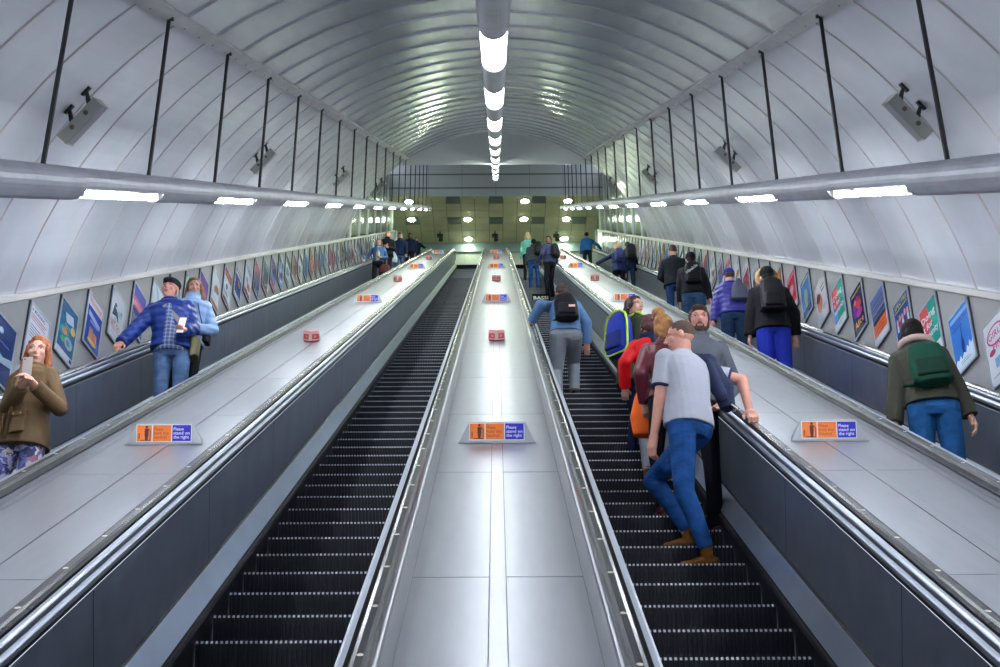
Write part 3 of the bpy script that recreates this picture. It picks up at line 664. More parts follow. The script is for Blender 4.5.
        pg([(0, 0), (1, 0), (1, .32), (.9, .26), (.82, .36), (.76, .24), (.68, .3), (.6, .2), (.48, .24), (.36, .16), (.3, .25), (.2, .18), (.1, .22), (0, .14)], 'CFE0F2'); ln(.25, .7, .12, '5C7FA8', .012); ln(.3, .8, .08, '5C7FA8', .012)
    elif kind == 'pinkscript':
        rc(0, 1, 0, 1, 'CDD2DE'); el(.5, .74, .42, .16, 'C24A7C'); el(.5, .74, .37, .13, 'CDD2DE'); tx('GIRLS', .16, .70, .09, .68, 'C24A7C'); el(.25, .5, .15, .05, 'B5466E'); tx('PINK', .3, .5, .1, .6, 'C24A7C'); rc(.3, .95, .22, .38, '7FA8D8'); ln(.1, .9, .1, '8890A0', .015)
    elif kind == 'redposter':
        rc(0, 1, 0, 1, 'C43A50'); rc(.12, .88, .3, .85, 'A82840'); el(.5, .55, .25, .15, 'D98A98'); rc(0, 1, 0, .12, 'D5D2DA'); ln(.1, .9, .9, 'D8A8B2', .03)
    elif kind == 'bluefig':
        rc(0, 1, 0, 1, '3E78B8'); ln(.05, .95, .9, 'BFC25A', .05); el(.5, .5, .2, .2, '9DA88A'); rc(.4, .62, .2, .42, 'B8A04A'); rc(0, 1, 0, .2, '3B5A86')
    elif kind == 'portrait':
        rc(0, 1, 0, 1, 'C6C3C9'); el(.3, .5, .26, .24, 'B5705E'); el(.2, .66, .2, .12, '6E3F30'); pg([(0, 0), (.5, 0), (.45, .25), (0, .3)], 'A8B4C6'); ln(.5, .9, .8, 'B05A62', .04); ln(.55, .9, .7, '5E5A66', .03); ln(.5, .9, .3, '8A8694', .02); ln(.5, .9, .24, '8A8694', .02)
    else:
        r = rnd or random
        pal = ['1F3F8F', '7F93BF', 'B8BFCC', 'A8494F', '2F6B62', '4A3C78', '1E2440', 'C9CFDA', '6B7F9C', 'A8703C', '3F78B8', '7A3F5F']
        bg = r.choice(pal); rc(0, 1, 0, 1, bg)
        if r.random() < .8: rc(0, 1, .7 + .1 * r.random(), 1, r.choice(pal))
        el(.3 + .4 * r.random(), .35 + .3 * r.random(), .2 + .15 * r.random(), .12, r.choice(pal)); el(.3 + .4 * r.random(), .5, .12, .1, r.choice(pal))
        rc(0, 1, 0, .08 + .1 * r.random(), r.choice(pal)); ln(.1, .9, .85, r.choice(pal), .03); ln(.1, .7, .25, r.choice(pal), .02)
    o = mb.build('print'); me = o.data; bpy.data.objects.remove(o); return me
def frame_mesh():
    mb = MB(); d = 0.024
    mb.box((0, 0, d / 2 - 0.004), Vector((PW / 2, 0, 0)), Vector((0, PL / 2, 0)), Vector((0, 0, d / 2)), M_FRAMED)
    for (cx, cy, hx, hy) in ((-PW / 2 + .011, 0, .011, PL / 2), (PW / 2 - .011, 0, .011, PL / 2), (0, PL / 2 - .011, PW / 2, .011), (0, -PL / 2 + .011, PW / 2, .011)):
        mb.box((cx, cy, d), Vector((hx, 0, 0)), Vector((0, hy, 0)), Vector((0, 0, 0.005)), M_FRAME)
    o = mb.build('frame'); me = o.data; bpy.data.objects.remove(o); return me
FR = frame_mesh(); PR = {}
def get_print(k):
    if k not in PR: PR[k] = poster_print(k if isinstance(k, str) else 'gen', random.Random(k if isinstance(k, int) else 0))
    return PR[k]
Lk = ['navyjet', 'whitetext', 'teal', 'bluecan', 'dancer', 'purplecity', 'bwstripe', 'pinksky', 'green', 'violetroad']
Llab = {'navyjet': 'navy poster with a pale streak, cut by the left picture edge', 'whitetext': 'white poster with red heading and blue roundel behind the red-haired woman', 'teal': 'teal illustrated poster with yellow dot, beside the red-haired woman',
        'bluecan': 'bright blue poster with white top band and red writing, left wall', 'dancer': 'white poster with dancing figures and red lettering, left wall', 'purplecity': 'purple poster with a pink band, just left of the man in the flat cap',
        'bwstripe': 'white poster with a dark figure partly behind the man in the flat cap', 'pinksky': 'pink and pale blue poster behind the heads of the couple', 'green': 'green and white poster right of the woman in pale blue', 'violetroad': 'violet and grey poster, next up the slope from the green one'}
Rk = ['pinkscript', 'liberty', 'doing', 'crowd', 'orangecap', 'jazz', 'doing', 'portrait', 'bluefig', 'redposter']
Rlab = ['white poster with pink ring and lettering at the right picture edge', 'blue poster with a dark statue over a white skyline', 'large red, blue and green lettered poster above the green backpack', 'blue poster with yellow heading and a row of people, beside the dark-haired woman',
        'dark blue poster with an orange block and white foot', 'dark purple poster with glowing colours and gold script', 'red, blue and green lettered poster farther up, between the purple and the portrait ones', 'white poster with a face in profile, right wall', 'blue poster with a yellow-green figure, right wall', 'red framed poster beside the rider in the fur-hooded black parka']
for side in (-1, 1):
    Wd = (Vector((side * (XW1 - XW0), 0, 0)) + NX * (NW1 - NW0)); WL = Wd.length; Wd.normalize()
    up = Vector((0, 0, 1)); hor = Vector((0, 1, 0))
    Xl = hor if side < 0 else -hor; Zl = Xl.cross(up).normalized()
    s = (11.60 - 0.836 * 2) if side < 0 else (11.44 - 0.836); j = 0
    kinds = Lk if side < 0 else Rk
    if side < 0: kinds = ['gen0'] + Lk
    while s < 51.5:
        c = P(side * XW0, s + 0.08, NM - 0.07 - 0.392)
        o = empty('poster', (0, 0, 0)); M = Matrix((Xl, up, Zl)).transposed().to_4x4()
        o.matrix_world = Matrix.Translation(c) @ M
        link('frame', FR, o)
        if j < len(kinds):
            kd = kinds[j]; pr = get_print(kd if not kd.startswith('gen') else 99)
            lb = (Llab.get(kd) if side < 0 else Rlab[j]) or 'poster on the left wall nearest the camera, outside the picture edge'
            tag(o, lb, 'poster', 'framed posters on the %s wall' % ('left' if side < 0 else 'right'))
        else:
            pr = get_print((j * 7 + (3 if side < 0 else 5)) % 23)
            tag(o, 'small framed poster in the far receding row on the %s wall' % ('left' if side < 0 else 'right'), 'poster', 'far posters on the %s wall' % ('left' if side < 0 else 'right'))
        link('print', pr, o)
        s += 0.836; j += 1

#PEOPLE#
# ================================================================== PEOPLE
# every garment and body is grown as one surface: tapered limbs and lofted trunks united by a voxel remesh
def sph_rings(p0, r0, p1, r1, seg, f0, f1, sx, ref):
    p0, p1 = Vector(p0), Vector(p1); d = (p1 - p0); L = d.length; d = d / L if L > 1e-6 else Vector((0, 0, 1))
    ref = Vector(ref) if ref is not None else d.orthogonal(); u = (ref - d * ref.dot(d))
    u = u.normalized() if u.length > 1e-4 else d.orthogonal().normalized(); v = d.cross(u)
    rings = []
    if f0: rings.append((p0, r0))
    else:
        for a in (80, 60, 35, 12): rings.append((p0 - d * r0 * math.sin(R(a)), r0 * math.cos(R(a))))
    rings.append((p0, r0)) if not f0 else None
    rings.append((p1, r1))
    if not f1:
        for a in (12, 35, 60, 80): rings.append((p1 + d * r1 * math.sin(R(a)), r1 * math.cos(R(a))))
    vs = []; fs = []
    for (c, r) in rings:
        for k in range(seg):
            a = 2 * PI * k / seg; vs.append(c + u * (math.cos(a) * r * sx) + v * (math.sin(a) * r))
    for i in range(len(rings) - 1):
        for k in range(seg): fs.append((i * seg + k, i * seg + (k + 1) % seg, (i + 1) * seg + (k + 1) % seg, (i + 1) * seg + k))
    fs += [tuple(range(seg))[::-1], tuple((len(rings) - 1) * seg + k for k in range(seg))]
    return vs, fs
def cone(p0, r0, p1, r1, f0=False, f1=False, sx=1.0, ref=None, seg=14): return sph_rings(p0, r0, p1, r1, seg, f0, f1, sx, ref)
def ell(c, r, M=None):
    c = Vector(c); vs = []; fs = []; n, m = 16, 9
    for i in range(1, m):
        t = PI * i / m
        for k in range(n):
            a = 2 * PI * k / n; q = Vector((r[0] * math.sin(t) * math.cos(a), r[1] * math.sin(t) * math.sin(a), r[2] * math.cos(t))); vs.append(c + (M @ q if M else q))
    for q in (Vector((0, 0, r[2])), Vector((0, 0, -r[2]))): vs.append(c + (M @ q if M else q))
    t, b = len(vs) - 2, len(vs) - 1
    for i in range(m - 2):
        for k in range(n): fs.append((i * n + k, (i + 1) * n + k, (i + 1) * n + (k + 1) % n, i * n + (k + 1) % n))
    for k in range(n): fs.append((t, k, (k + 1) % n)); fs.append((b, (m - 2) * n + (k + 1) % n, (m - 2) * n + k))
    return vs, fs
def loft(secs, pw=2.4, seg=20):
    vs = []; fs = []
    for (c, rx, ry, X, Y) in secs:
        for k in range(seg):
            a = 2 * PI * k / seg; ca, sa = math.cos(a), math.sin(a); e = 2 / pw
            vs.append(Vector(c) + X * (rx * math.copysign(abs(ca) ** e, ca)) + Y * (ry * math.copysign(abs(sa) ** e, sa)))
    for i in range(len(secs) - 1):
        for k in range(seg): fs.append((i * seg + k, i * seg + (k + 1) % seg, (i + 1) * seg + (k + 1) % seg, (i + 1) * seg + k))
    fs += [tuple(range(seg))[::-1], tuple((len(secs) - 1) * seg + k for k in range(seg))]
    return vs, fs
def tubeprim(pts, r, sx=1.0, ref=None):
    out = []
    for i in range(len(pts) - 1):
        ra = r[i] if isinstance(r, (list, tuple)) else r; rb = r[i + 1] if isinstance(r, (list, tuple)) else r
        out.append(cone(pts[i], ra, pts[i + 1], rb, sx=sx, ref=ref, seg=10))
    return out
def grow(name, prims, m, vox, parent, smooth=2, label=None):
    me = bpy.data.meshes.new(name); vs = []; fs = []
    for (v, f) in prims:
        o = len(vs); vs += [tuple(q) for q in v]; fs += [tuple(i + o for i in g) for g in f]
    me.from_pydata(vs, [], fs); bm = bmesh.new(); bm.from_mesh(me); bmesh.ops.recalc_face_normals(bm, faces=bm.faces); bm.to_mesh(me); bm.free()
    t = bpy.data.objects.new('t', me); COL.objects.link(t)
    md = t.modifiers.new('r', 'REMESH'); md.mode = 'VOXEL'; md.voxel_size = vox; md.adaptivity = 0
    if smooth: sm = t.modifiers.new('s', 'SMOOTH'); sm.iterations = smooth; sm.factor = 0.5
    dg = bpy.context.evaluated_depsgraph_get(); nm = bpy.data.meshes.new_from_object(t.evaluated_get(dg)); nm.name = name
    bpy.data.objects.remove(t); bpy.data.meshes.remove(me)
    nm.materials.clear(); nm.materials.append(m); nm.polygons.foreach_set('use_smooth', [True] * len(nm.polygons))
    o = link(name, nm, parent)
    if label: o['label'] = label
    return o
def ik(a, b, l1, l2, hint):
    a, b = Vector(a), Vector(b); d = b - a; L = min(d.length, (l1 + l2) * 0.999); dn = d.normalized(); b2 = a + dn * L
    x = (l1 * l1 - l2 * l2 + L * L) / (2 * L); h = math.sqrt(max(l1 * l1 - x * x, 0)); hp = Vector(hint); hp = hp - dn * hp.dot(dn)
    hp = hp.normalized() if hp.length > 1e-4 else dn.orthogonal().normalized()
    return a + dn * x + hp * h, b2
def rz(deg): return Matrix.Rotation(R(deg), 3, 'Z')
def cloth(name, h, rough=0.8, **k): return mat(name, h, rough, spec=0.3, **k)
SKIN = mat('fair_skin', (0.60, 0.33, 0.25), 0.5, spec=0.35, noise=0.06, nscale=12)
SKIN2 = mat('ruddy_skin', (0.62, 0.30, 0.23), 0.5, spec=0.35, noise=0.08, nscale=12)
SKIN3 = mat('brown_skin', (0.20, 0.10, 0.065), 0.5, spec=0.35)
LIPS = mat('lips', (0.45, 0.14, 0.12), 0.5); EYEW = mat('eye_white', (0.7, 0.7, 0.68), 0.3); EYEB = mat('dark_iris', (0.03, 0.025, 0.02), 0.2)
SOLE = mat('dark_sole', (0.03, 0.025, 0.02), 0.7)
def tread(i, k):
    s = step_list(i)[k]; c = P(0, s, NSTEP); return c.y, c.z
def person(label, lane, px, Z, yaw, H=1.75, sk=SKIN, lean=(0, 0), cyaw=0, head=(0, 0, 0), hands=None, feet=None, hipz=0.555, top=None, legs=None, shoes=None, hair=None, vox=0.009, fem=False, xoff=0, face=True, hipshift=(0, 0), steps_up=(0, 0)):
    """lane: escalator index; px: pixel of the top of the head; yaw 0 faces up the slope, 180 faces the camera (degrees, counter-clockwise)"""
    w_ = 0.92 if fem else 1.0; Zv = Vector((0, 0, 1)); LF, LS = R(lean[0]), R(lean[1]); Wm = rz(yaw); rr = ray(*px)
    spd = Vector((math.sin(LS), math.sin(LF), math.cos(LF) * math.cos(LS))).normalized()
    vd = CM.to_3x3() @ Vector((0, 0, -1)); hp3 = CAM + rr * (Z / rr.dot(vd))        # where the top of the head is
    Hm = rz(head[0]) @ Matrix.Rotation(R(head[1]), 3, 'X') @ Matrix.Rotation(R(head[2]), 3, 'Y')
    for it in range(4):                                 # height so that the feet reach the tread below
        k = H / 1.75; pel = Vector((hipshift[0], hipshift[1], hipz * H)); SL = 0.51 * k
        neck = pel + spd * SL; mid = pel + Zv.lerp(spd, 0.5).normalized() * SL * 0.5
        hc = neck + (Zv + spd * 0.7).normalized() * 0.145 * k; htop = hc + Hm @ Vector((0, -0.01, 0.115 * k)); off = Wm @ htop; best = None
        for q, s in enumerate(step_list(lane)):
            c = P(0, s, NSTEP); ry = hp3.y - off.y; lo, hi = c.y + 0.10, c.y + 0.28; viol = max(lo - ry, ry - hi, 0)
            if best is None or viol < best[0]: best = (viol, min(max(ry, lo), hi), c.z, hp3.x - off.x, q)
        H = min(max(H * (hp3.z - best[2]) / off.z, 1.5), 2.0)
    _, ry, rzz, rx, q = best; e = ESC[lane]; rx = min(max(rx + xoff, e - 0.42), e + 0.42)
    root = empty('person', (rx, ry, rzz), R(yaw), label=label, cat='person'); inv = root.matrix_world if False else None
    Wi = Wm.inverted(); W0 = Vector((rx, ry, rzz))
    def w2l(p): return Wi @ (Vector(p) - W0)
    def rail(side, dy, lift=0.03):                  # point on a handrail: side -1 left rail, +1 right rail of this escalator
        yy = ry + dy; x = e + side * 0.6575; s = (yy - 0.5 * 1.4375) / C30; return P(x, s, -1.4375 + lift)
    CX = rz(cyaw) @ Vector((1, 0, 0)); CY = spd.cross(CX).normalized(); CX = CY.cross(spd).normalized() ; 
    PX, PY = Vector((1, 0, 0)), Vector((0, 1, 0))
    def sec(t, rx_, ry_, puff=0):                     # section of the trunk at t along the spine
        c = (pel * (1 - t) ** 2 + mid * 2 * t * (1 - t) + neck * t * t) if t >= 0 else pel + Vector((0, 0, t * SL))
        tt = min(max(t, 0), 1); X = PX.lerp(CX, tt).normalized(); D = Zv.lerp(spd, tt).normalized(); Y = D.cross(X).normalized(); X = Y.cross(D).normalized()
        return (c, rx_ * k * w_ + puff, ry_ * k + puff, X, Y)
    # ---- joints
    sh = {}; J = {}
    for sd, sg in (('L', -1), ('R', 1)):
        c = sec(0.86, 0, 0)[0]; S = c + CX * sg * 0.160 * k * w_ ; sh[sd] = S
        tgt = (hands or {}).get(sd, 'down'); grip = False; fd = None
        if tgt == 'down': T = S + Vector((sg * 0.06, 0.08, -0.53 * k))
        elif tgt[0] == 'rail': T = w2l(rail(tgt[1], tgt[2], 0.045)); grip = True
        else: T = Vector(tgt) * k
        hint = Vector((sg * 0.55, -0.8, -0.35))
        if tgt != 'down' and tgt[0] != 'rail' and len(tgt) == 3 and T.y > 0.15: hint = Vector((sg * 0.5, -0.2, -1.0))
        E, Wr = ik(S, T, 0.285 * k, 0.26 * k, hint); fdir = (Wr - E).normalized()
        if grip: fdir = Wi @ (AX * (1 if Wi @ AX is not None and (W0.y + 0 < 1e9 and (Wm @ (Wr - S)).y > -0.05) else -1))
        J[sd] = (S, E, Wr, fdir, grip, sg)
    LG = {}
    for sd, sg in (('L', -1), ('R', 1)):
        f = (feet or {}).get(sd, (sg * 0.11, 0.0, 0.0, -sg * 8)); fx, fy, fs, fyaw = f
        hp = pel + Vector((sg * 0.088 * k, 0, -0.03)); ank = Vector((fx, fy, 0.085 + fs))
        kn, an = ik(hp, ank, 0.44 * k, 0.43 * k, rz(fyaw) @ Vector((0, 1, 0.1))); LG[sd] = (hp, kn, an, fyaw, fs, fx, fy, sg)
    # ---- body
    B = []
    def h_(p): return hc + Hm @ (Vector(p) * k)
    def hE(p, r): B.append(ell(h_(p), [q * k for q in r], Hm))
    hE((0, -0.014, 0.028), (0.074, 0.092, 0.084)); hE((0, 0.022, -0.03), (0.059, 0.066, 0.078)); hE((0, 0.05, -0.088), (0.028, 0.026, 0.022)); hE((0, 0.03, -0.07), (0.047, 0.045, 0.036))
    for sg in (-1, 1):
        hE((sg * 0.034, 0.058, -0.022), (0.026, 0.024, 0.026)); hE((sg * 0.031, 0.074, 0.026), (0.024, 0.012, 0.008)); hE((sg * 0.076, -0.006, -0.008), (0.008, 0.018, 0.030))
    B.append(cone(h_((0, 0.084, 0.018)), 0.008 * k, h_((0, 0.104, -0.022)), 0.0125 * k)); hE((0, 0.086, -0.028), (0.017, 0.012, 0.009))
    hE((0, 0.080, -0.056), (0.024, 0.011, 0.010))
    B.append(cone(neck - spd * 0.05 * k, 0.058 * k * w_, h_((0, -0.01, -0.06)), 0.053 * k * w_))
    B.append(loft([sec(0, .13, .09), sec(.45, .115, .085), sec(.8, .13, .09), sec(.95, .08, .06)]))
    for sd in 'LR':
        S, E, Wr, fd, grip, sg = J[sd]
        B.append(cone(S, .05 * k, E, .040 * k * w_)); B.append(cone(E, .041 * k * w_, Wr, .026 * k * w_))
        nz = Vector((0, 0, -1)); side = fd.cross(nz)
        if side.length < 0.35: side = Vector((0, 1, 0)) - fd * fd.y; 
        side.normalize(); nrm_ = side.cross(fd) if grip is False else Vector((0, 0, -1)) + fd * fd.z
        nrm_.normalize()
        if not grip and nrm_.dot(Vector((-sg, 0.4, 0))) < 0: nrm_ = -nrm_
        pc = Wr + fd * 0.05 * k; B.append(cone(Wr, .023 * k, Wr + fd * 0.075 * k, .024 * k, sx=1.55, ref=side))
        curl = R(50 if grip else 38)
        for j, (oy, ln) in enumerate(((-1.5, .066), (-.5, .076), (.5, .072), (1.5, .056))):
            b0 = Wr + fd * 0.088 * k + side * oy * 0.0185 * k; d1 = (fd * math.cos(curl * .5) + nrm_ * math.sin(curl * .5)); b1 = b0 + d1 * ln * .55 * k
            d2 = (fd * math.cos(curl * 1.7) + nrm_ * math.sin(curl * 1.7)); B.append(cone(b0, .0092 * k, b1, .0088 * k, seg=8)); B.append(cone(b1, .0088 * k, b1 + d2 * ln * .5 * k, .0075 * k, seg=8))
        ts = -1 if side.dot(Vector((-sg, 0, 0.3))) < 0 else 1
        t0 = Wr + fd * 0.03 * k + side * ts * 0.028 * k; t1 = t0 + (fd * .6 + side * ts * .6 + nrm_ * .4).normalized() * 0.038 * k
        B.append(cone(t0, .012 * k, t1, .0105 * k, seg=8)); B.append(cone(t1, .0105 * k, t1 + (fd * .9 + nrm_ * .4).normalized() * 0.03 * k, .009 * k, seg=8))
        hp, kn, an, fy_, fs_, fx, fy, sg2 = LG[sd]
        B.append(cone(hp, .07 * k, kn, .042 * k)); B.append(cone(kn, .042 * k, an, .03 * k))
    grow('body', B, sk, min(vox * 0.72, 0.0065) if vox < 0.012 else vox * 0.8, root, 1)
    if face:
        for sg in (-1, 1):
            mb = MB(); v, f = ell(h_((sg * 0.0315, 0.0755, 0.008)), [q * k for q in (0.0115, 0.0080, 0.0040)], Hm); mb.add(v, f, EYEW)
            e_ = mb.build('eye', root, True)
            mb = MB(); v, f = ell(h_((sg * 0.0315, 0.0825, 0.008)), [q * k for q in (0.0055, 0.0032, 0.0042)], Hm); mb.add(v, f, EYEB); mb.build('iris', e_, True)
            hm = mat('brow', (0.06, 0.035, 0.02), 0.9); mb = MB(); mb.tube([h_((sg * 0.014, 0.0865, 0.026)), h_((sg * 0.032, 0.086, 0.032)), h_((sg * 0.05, 0.072, 0.027))], [0.0022 * k, .003 * k, .0015 * k], hm, 6); mb.build('eyebrow', root, True)
        mb = MB(); v, f = ell(h_((0, 0.0885, -0.056)), [q * k for q in (0.021, 0.0055, 0.0062)], Hm); mb.add(v, f, LIPS); mb.build('lips', root, True)
    # ---- legs
    boot_ = .045 if (shoes or {}).get('boot') else 0.0
    lg = dict(m=cloth('jeans', '1F3558'), r=(.085, .06, .056, .048), tight=0); lg.update(legs or {}); r0, r1, r2, r3 = [q * k * w_ for q in lg['r']]
    T = [loft([sec(-.20, .125, .10), sec(-.08, .165 if not fem else .185, .128), sec(.06, .165 if not fem else .185, .122), sec(.20, .150, .112)])]
    for sd in 'LR':
        hp, kn, an, fy_, fs_, fx, fy, sg = LG[sd]; cf = kn.lerp(an, .35) + rz(fy_) @ Vector((0, -.012, 0))
        T.append(cone(hp + Vector((0, -.01, .0)), r0, kn, r1)); T.append(cone(kn, r1, cf, r2)); T.append(cone(cf, r2, an + Vector((0, 0, boot_)), r3, f1=True))
    grow('trousers', T, lg['m'], vox, root)
    # ---- shoes
    shm = dict(m=cloth('black_shoe', '101012', 0.5), boot=False, sole=SOLE); shm.update(shoes or {})
    for sd in 'LR':
        hp, kn, an, fy_, fs_, fx, fy, sg = LG[sd]; F = rz(fy_) @ Vector((0, 1, 0)); g = Vector((an.x, an.y, an.z - .085 + .018)); sdv = rz(fy_) @ Vector((1, 0, 0))
        Q = [cone(g - F * .045 + Vector((0, 0, .022)), .034 * k, g + F * .06 + Vector((0, 0, .018)), .036 * k, sx=1.1, ref=sdv), cone(g + F * .06 + Vector((0, 0, .014)), .034 * k, g + F * .155 + Vector((0, 0, .008)), .026 * k, sx=1.45, ref=sdv),
             cone(g + Vector((0, -0, .03)) , .04 * k, an + Vector((0, 0, .085 if shm['boot'] else .0)), .042 * k, f1=True)]
        so = grow('shoe', Q, shm['m'], min(vox, .008), root)
        mb = MB(); pts = []
        for (a, b) in ((-.08, .0), (-.07, .026), (.02, .032), (.1, .046), (.165, .036), (.19, 0), (.165, -.036), (.1, -.046), (.02, -.032), (-.07, -.026)): pts.append(g + F * a * k + sdv * b * k)
        n = len(pts); mb.add([p + Vector((0, 0, -.018)) for p in pts] + [p + Vector((0, 0, .006)) for p in pts], [tuple(range(n))[::-1], tuple(range(n, 2 * n))] + [(i, (i + 1) % n, (i + 1) % n + n, i + n) for i in range(n)], shm['sole']); mb.build('sole', so)
    # ---- top
    tp = dict(m=cloth('top', '333344'), puff=.012, hem=-.02, sleeve='long', hood=False, collar=.03, sl=(.058, .05, .040), flare=0, name='jacket'); tp.update(top or {}); pf = tp['puff']
    secs = []
    if tp['hem'] < -.08: secs.append(sec(tp['hem'], .178 + tp['flare'], .138 + tp['flare'], pf))
    else: secs.append(sec(tp['hem'], .168 + tp['flare'], .125 + tp['flare'] * .7, pf))
    for (t, a, b) in ((.12, .162, .122), (.32, .150 if not fem else .135, .115), (.55, .162, .120), (.72, .176, .124), (.86, .176, .112), (.955, .120, .085), (1.02, .068, .066)):
        if t > tp['hem'] + .05: secs.append(sec(t, a, b, pf if t < 1 else pf * .5))
    T = [loft(secs)]
    if tp['collar']: T.append(cone(neck - spd * .03, (.066 + pf * .6) * k, neck + spd * tp['collar'] + Vector((0, .0, .02)), (.062 + pf * .6) * k, f1=True))
    if tp['hood']: T += [cone(neck + CY * -.07 - CX * .06 - spd * .015, .05 * k, neck - CY * .07 + CX * .06 - spd * .015, .05 * k), cone(neck - CY * .07 + CX * .06, .04, neck - CY * .1 - spd * .08, .03), cone(neck - CY * .07 - CX * .06, .04, neck - CY * .1 - spd * .08, .03),
             cone(neck - CX * .075 - CY * .03, .03, neck - CX * .05 + CY * .05 - spd * .02, .022), cone(neck + CX * .075 - CY * .03, .03, neck + CX * .05 + CY * .05 - spd * .02, .022)]
    a_, b_, c_ = [q * .88 * k * w_ + pf * .5 for q in tp['sl']]
    for sd in 'LR':
        S, E, Wr, fd, grip, sg = J[sd]; fr = (Wr - E).normalized()
        T.append(ell(S, [a_ * 1.03] * 3))
        if tp['sleeve'] == 'long': T.append(cone(S, a_, E, b_)); T.append(cone(E, b_, Wr - fr * .005, c_, f1=True))
        elif tp['sleeve'] == 'short':
            hf = S.lerp(E, .72); T.append(cone(S, a_, hf, a_ * 1.0, f1=True))
    grow(tp['name'], T, tp['m'], vox, root, 2)
    if tp['sleeve'] == 'short' and 'trim' in tp:
        for sd in 'LR':
            S, E, Wr, fd, grip, sg = J[sd]; mb = MB(); mb.tube([S.lerp(E, .69), S.lerp(E, .735)], [a_ * 1.02, a_ * 1.035], tp['trim'], 24); mb.build('sleeve_band', root, True)
    if 'furhood' in tp:
        fm = tp['furhood']; ring = []
        for q_ in range(13):
            a = R(-30 + 240 * q_ / 12); ring.append(hc + CX * .112 * k * math.cos(a) + CY * .01 + Vector((0, 0, (.132 * math.sin(a) - .01) * k)) if tp.get('up') else neck + spd * tp.get('fz', .03) - CY * (.045 + .075 * math.sin(a)) + CX * .125 * math.cos(a) + Vector((0, 0, .02 * math.sin(a))))
        grow('fur_trim', tubeprim(ring, .028 * k), fm, min(vox, .009), root)
    # ---- hair / headgear
    hr = dict(m=mat('brown_hair', (0.07, 0.035, 0.018), 0.75, bump=0.6, bscale=60), style='short'); hr.update(hair or {}); st = hr['style']; Q = []
    def q_(p, r): Q.append(ell(h_(p), [v * k for v in r], Hm))
    if st != 'none':
        if st == 'buzz': q_((0, -.020, .036), (.0765, .092, .083))
        elif st in ('short', 'curly'):
            q_((0, -.022, .040), (.080, .094, .086)); q_((0, .03, .085), (.06, .05, .034)); q_((0, -.07, -.02), (.062, .035, .05))
            for sg in (-1, 1): q_((sg * .068, -.01, .02), (.012, .04, .035))
        elif st == 'cap' or st == 'beanie':
            q_((0, -.06, -.015), (.07, .045, .05))
        else:
            q_((0, -.026, .040), (.083, .097, .088)); q_((0, .012, .088), (.058, .055, .034)); q_((0, -.06, -.03), (.072, .05, .07))
            for sg in (-1, 1): q_((sg * .070, .005, .01), (.018, .05, .05))
            if st == 'long':
                for sg in (-1, 1): Q += [cone(h_((sg * .07, .0, 0)), .026 * k, h_((sg * .085, -.005, -.12)), .030 * k), cone(h_((sg * .085, -.005, -.12)), .03 * k, h_((sg * .09, .01, -hr.get('len', .2))), .018 * k)]
                Q += [cone(h_((0, -.06, -.02)), .07 * k, h_((0, -.07, -hr.get('len', .2) + .03)), .055 * k)]
            if st == 'bun': q_((hr.get('bx', 0), -.045, .140), (.058, .055, .050)); Q.append(cone(h_((.0, -.06, -.04)), .055 * k, h_((0, -.055, -.09)), .035 * k))
            if st == 'pony': q_((0, -.11, .04), (.03, .03, .03)); Q += tubeprim([h_((0, -.12, .04)), h_((0, -.15, -.02)), h_((.0, -.14, -.13))], [.026 * k, .034 * k, .014 * k])
        grow('hair', Q, hr['m'], min(vox, .008), root, 1)
    if st in ('cap', 'beanie'):
        if st == 'beanie': Q = [ell(h_((0, -.018, .048)), [v * k for v in (.084, .1, .088)], Hm)]
        else: Q = [ell(h_((0, -.012, .078)), [v * k for v in (.09, .112, .05)], Hm), ell(h_((0, .075, .068)), [v * k for v in (.062, .05, .018)], Hm), ell(h_((0, -.02, .055)), [v * k for v in (.083, .1, .035)], Hm)]
        grow('flat_cap' if st == 'cap' else 'beanie', Q, hr['hat'], min(vox, .008), root, 1)
    if hr.get('beard'):
        Q = [ell(h_((0, .030, -.078)), [v * k for v in (.055, .052, .042)], Hm), ell(h_((0, .058, -.088)), [v * k for v in (.034, .030, .028)], Hm)]
        for sg in (-1, 1): Q += [cone(h_((sg * .057, .012, -.01)), .014 * k, h_((sg * .05, .028, -.06)), .02 * k), cone(h_((sg * .004, .0875, -.043)), .006 * k, h_((sg * .026, .076, -.056)), .006 * k)]
        grow('beard', Q, hr['m'], min(vox, .006), root, 1)
    info = dict(root=root, neck=neck, spd=spd, CX=CX, CY=CY, sec=sec, J=J, k=k, H=H, W0=W0, Wm=Wm, hc=hc, Hm=Hm, h_=h_, pel=pel, LG=LG, vox=vox, pf=pf, rail=rail, w2l=w2l)
    print('PERSON', label[:30], [round(v, 2) for v in (rx, ry, rzz)], 'step', q, 'viol %.2f' % best[0], 'x clamp %.2f H %.2f' % (best[3] - rx, H))
    return info
def worldroot(name, I, loc, label, cat, group=None):
    """a thing worn or held: an object of its own, in the same frame as the person"""
    o = empty(name, I['W0'] + I['Wm'] @ Vector(loc), I['root'].rotation_euler[2], label=label, cat=cat, group=group); return o
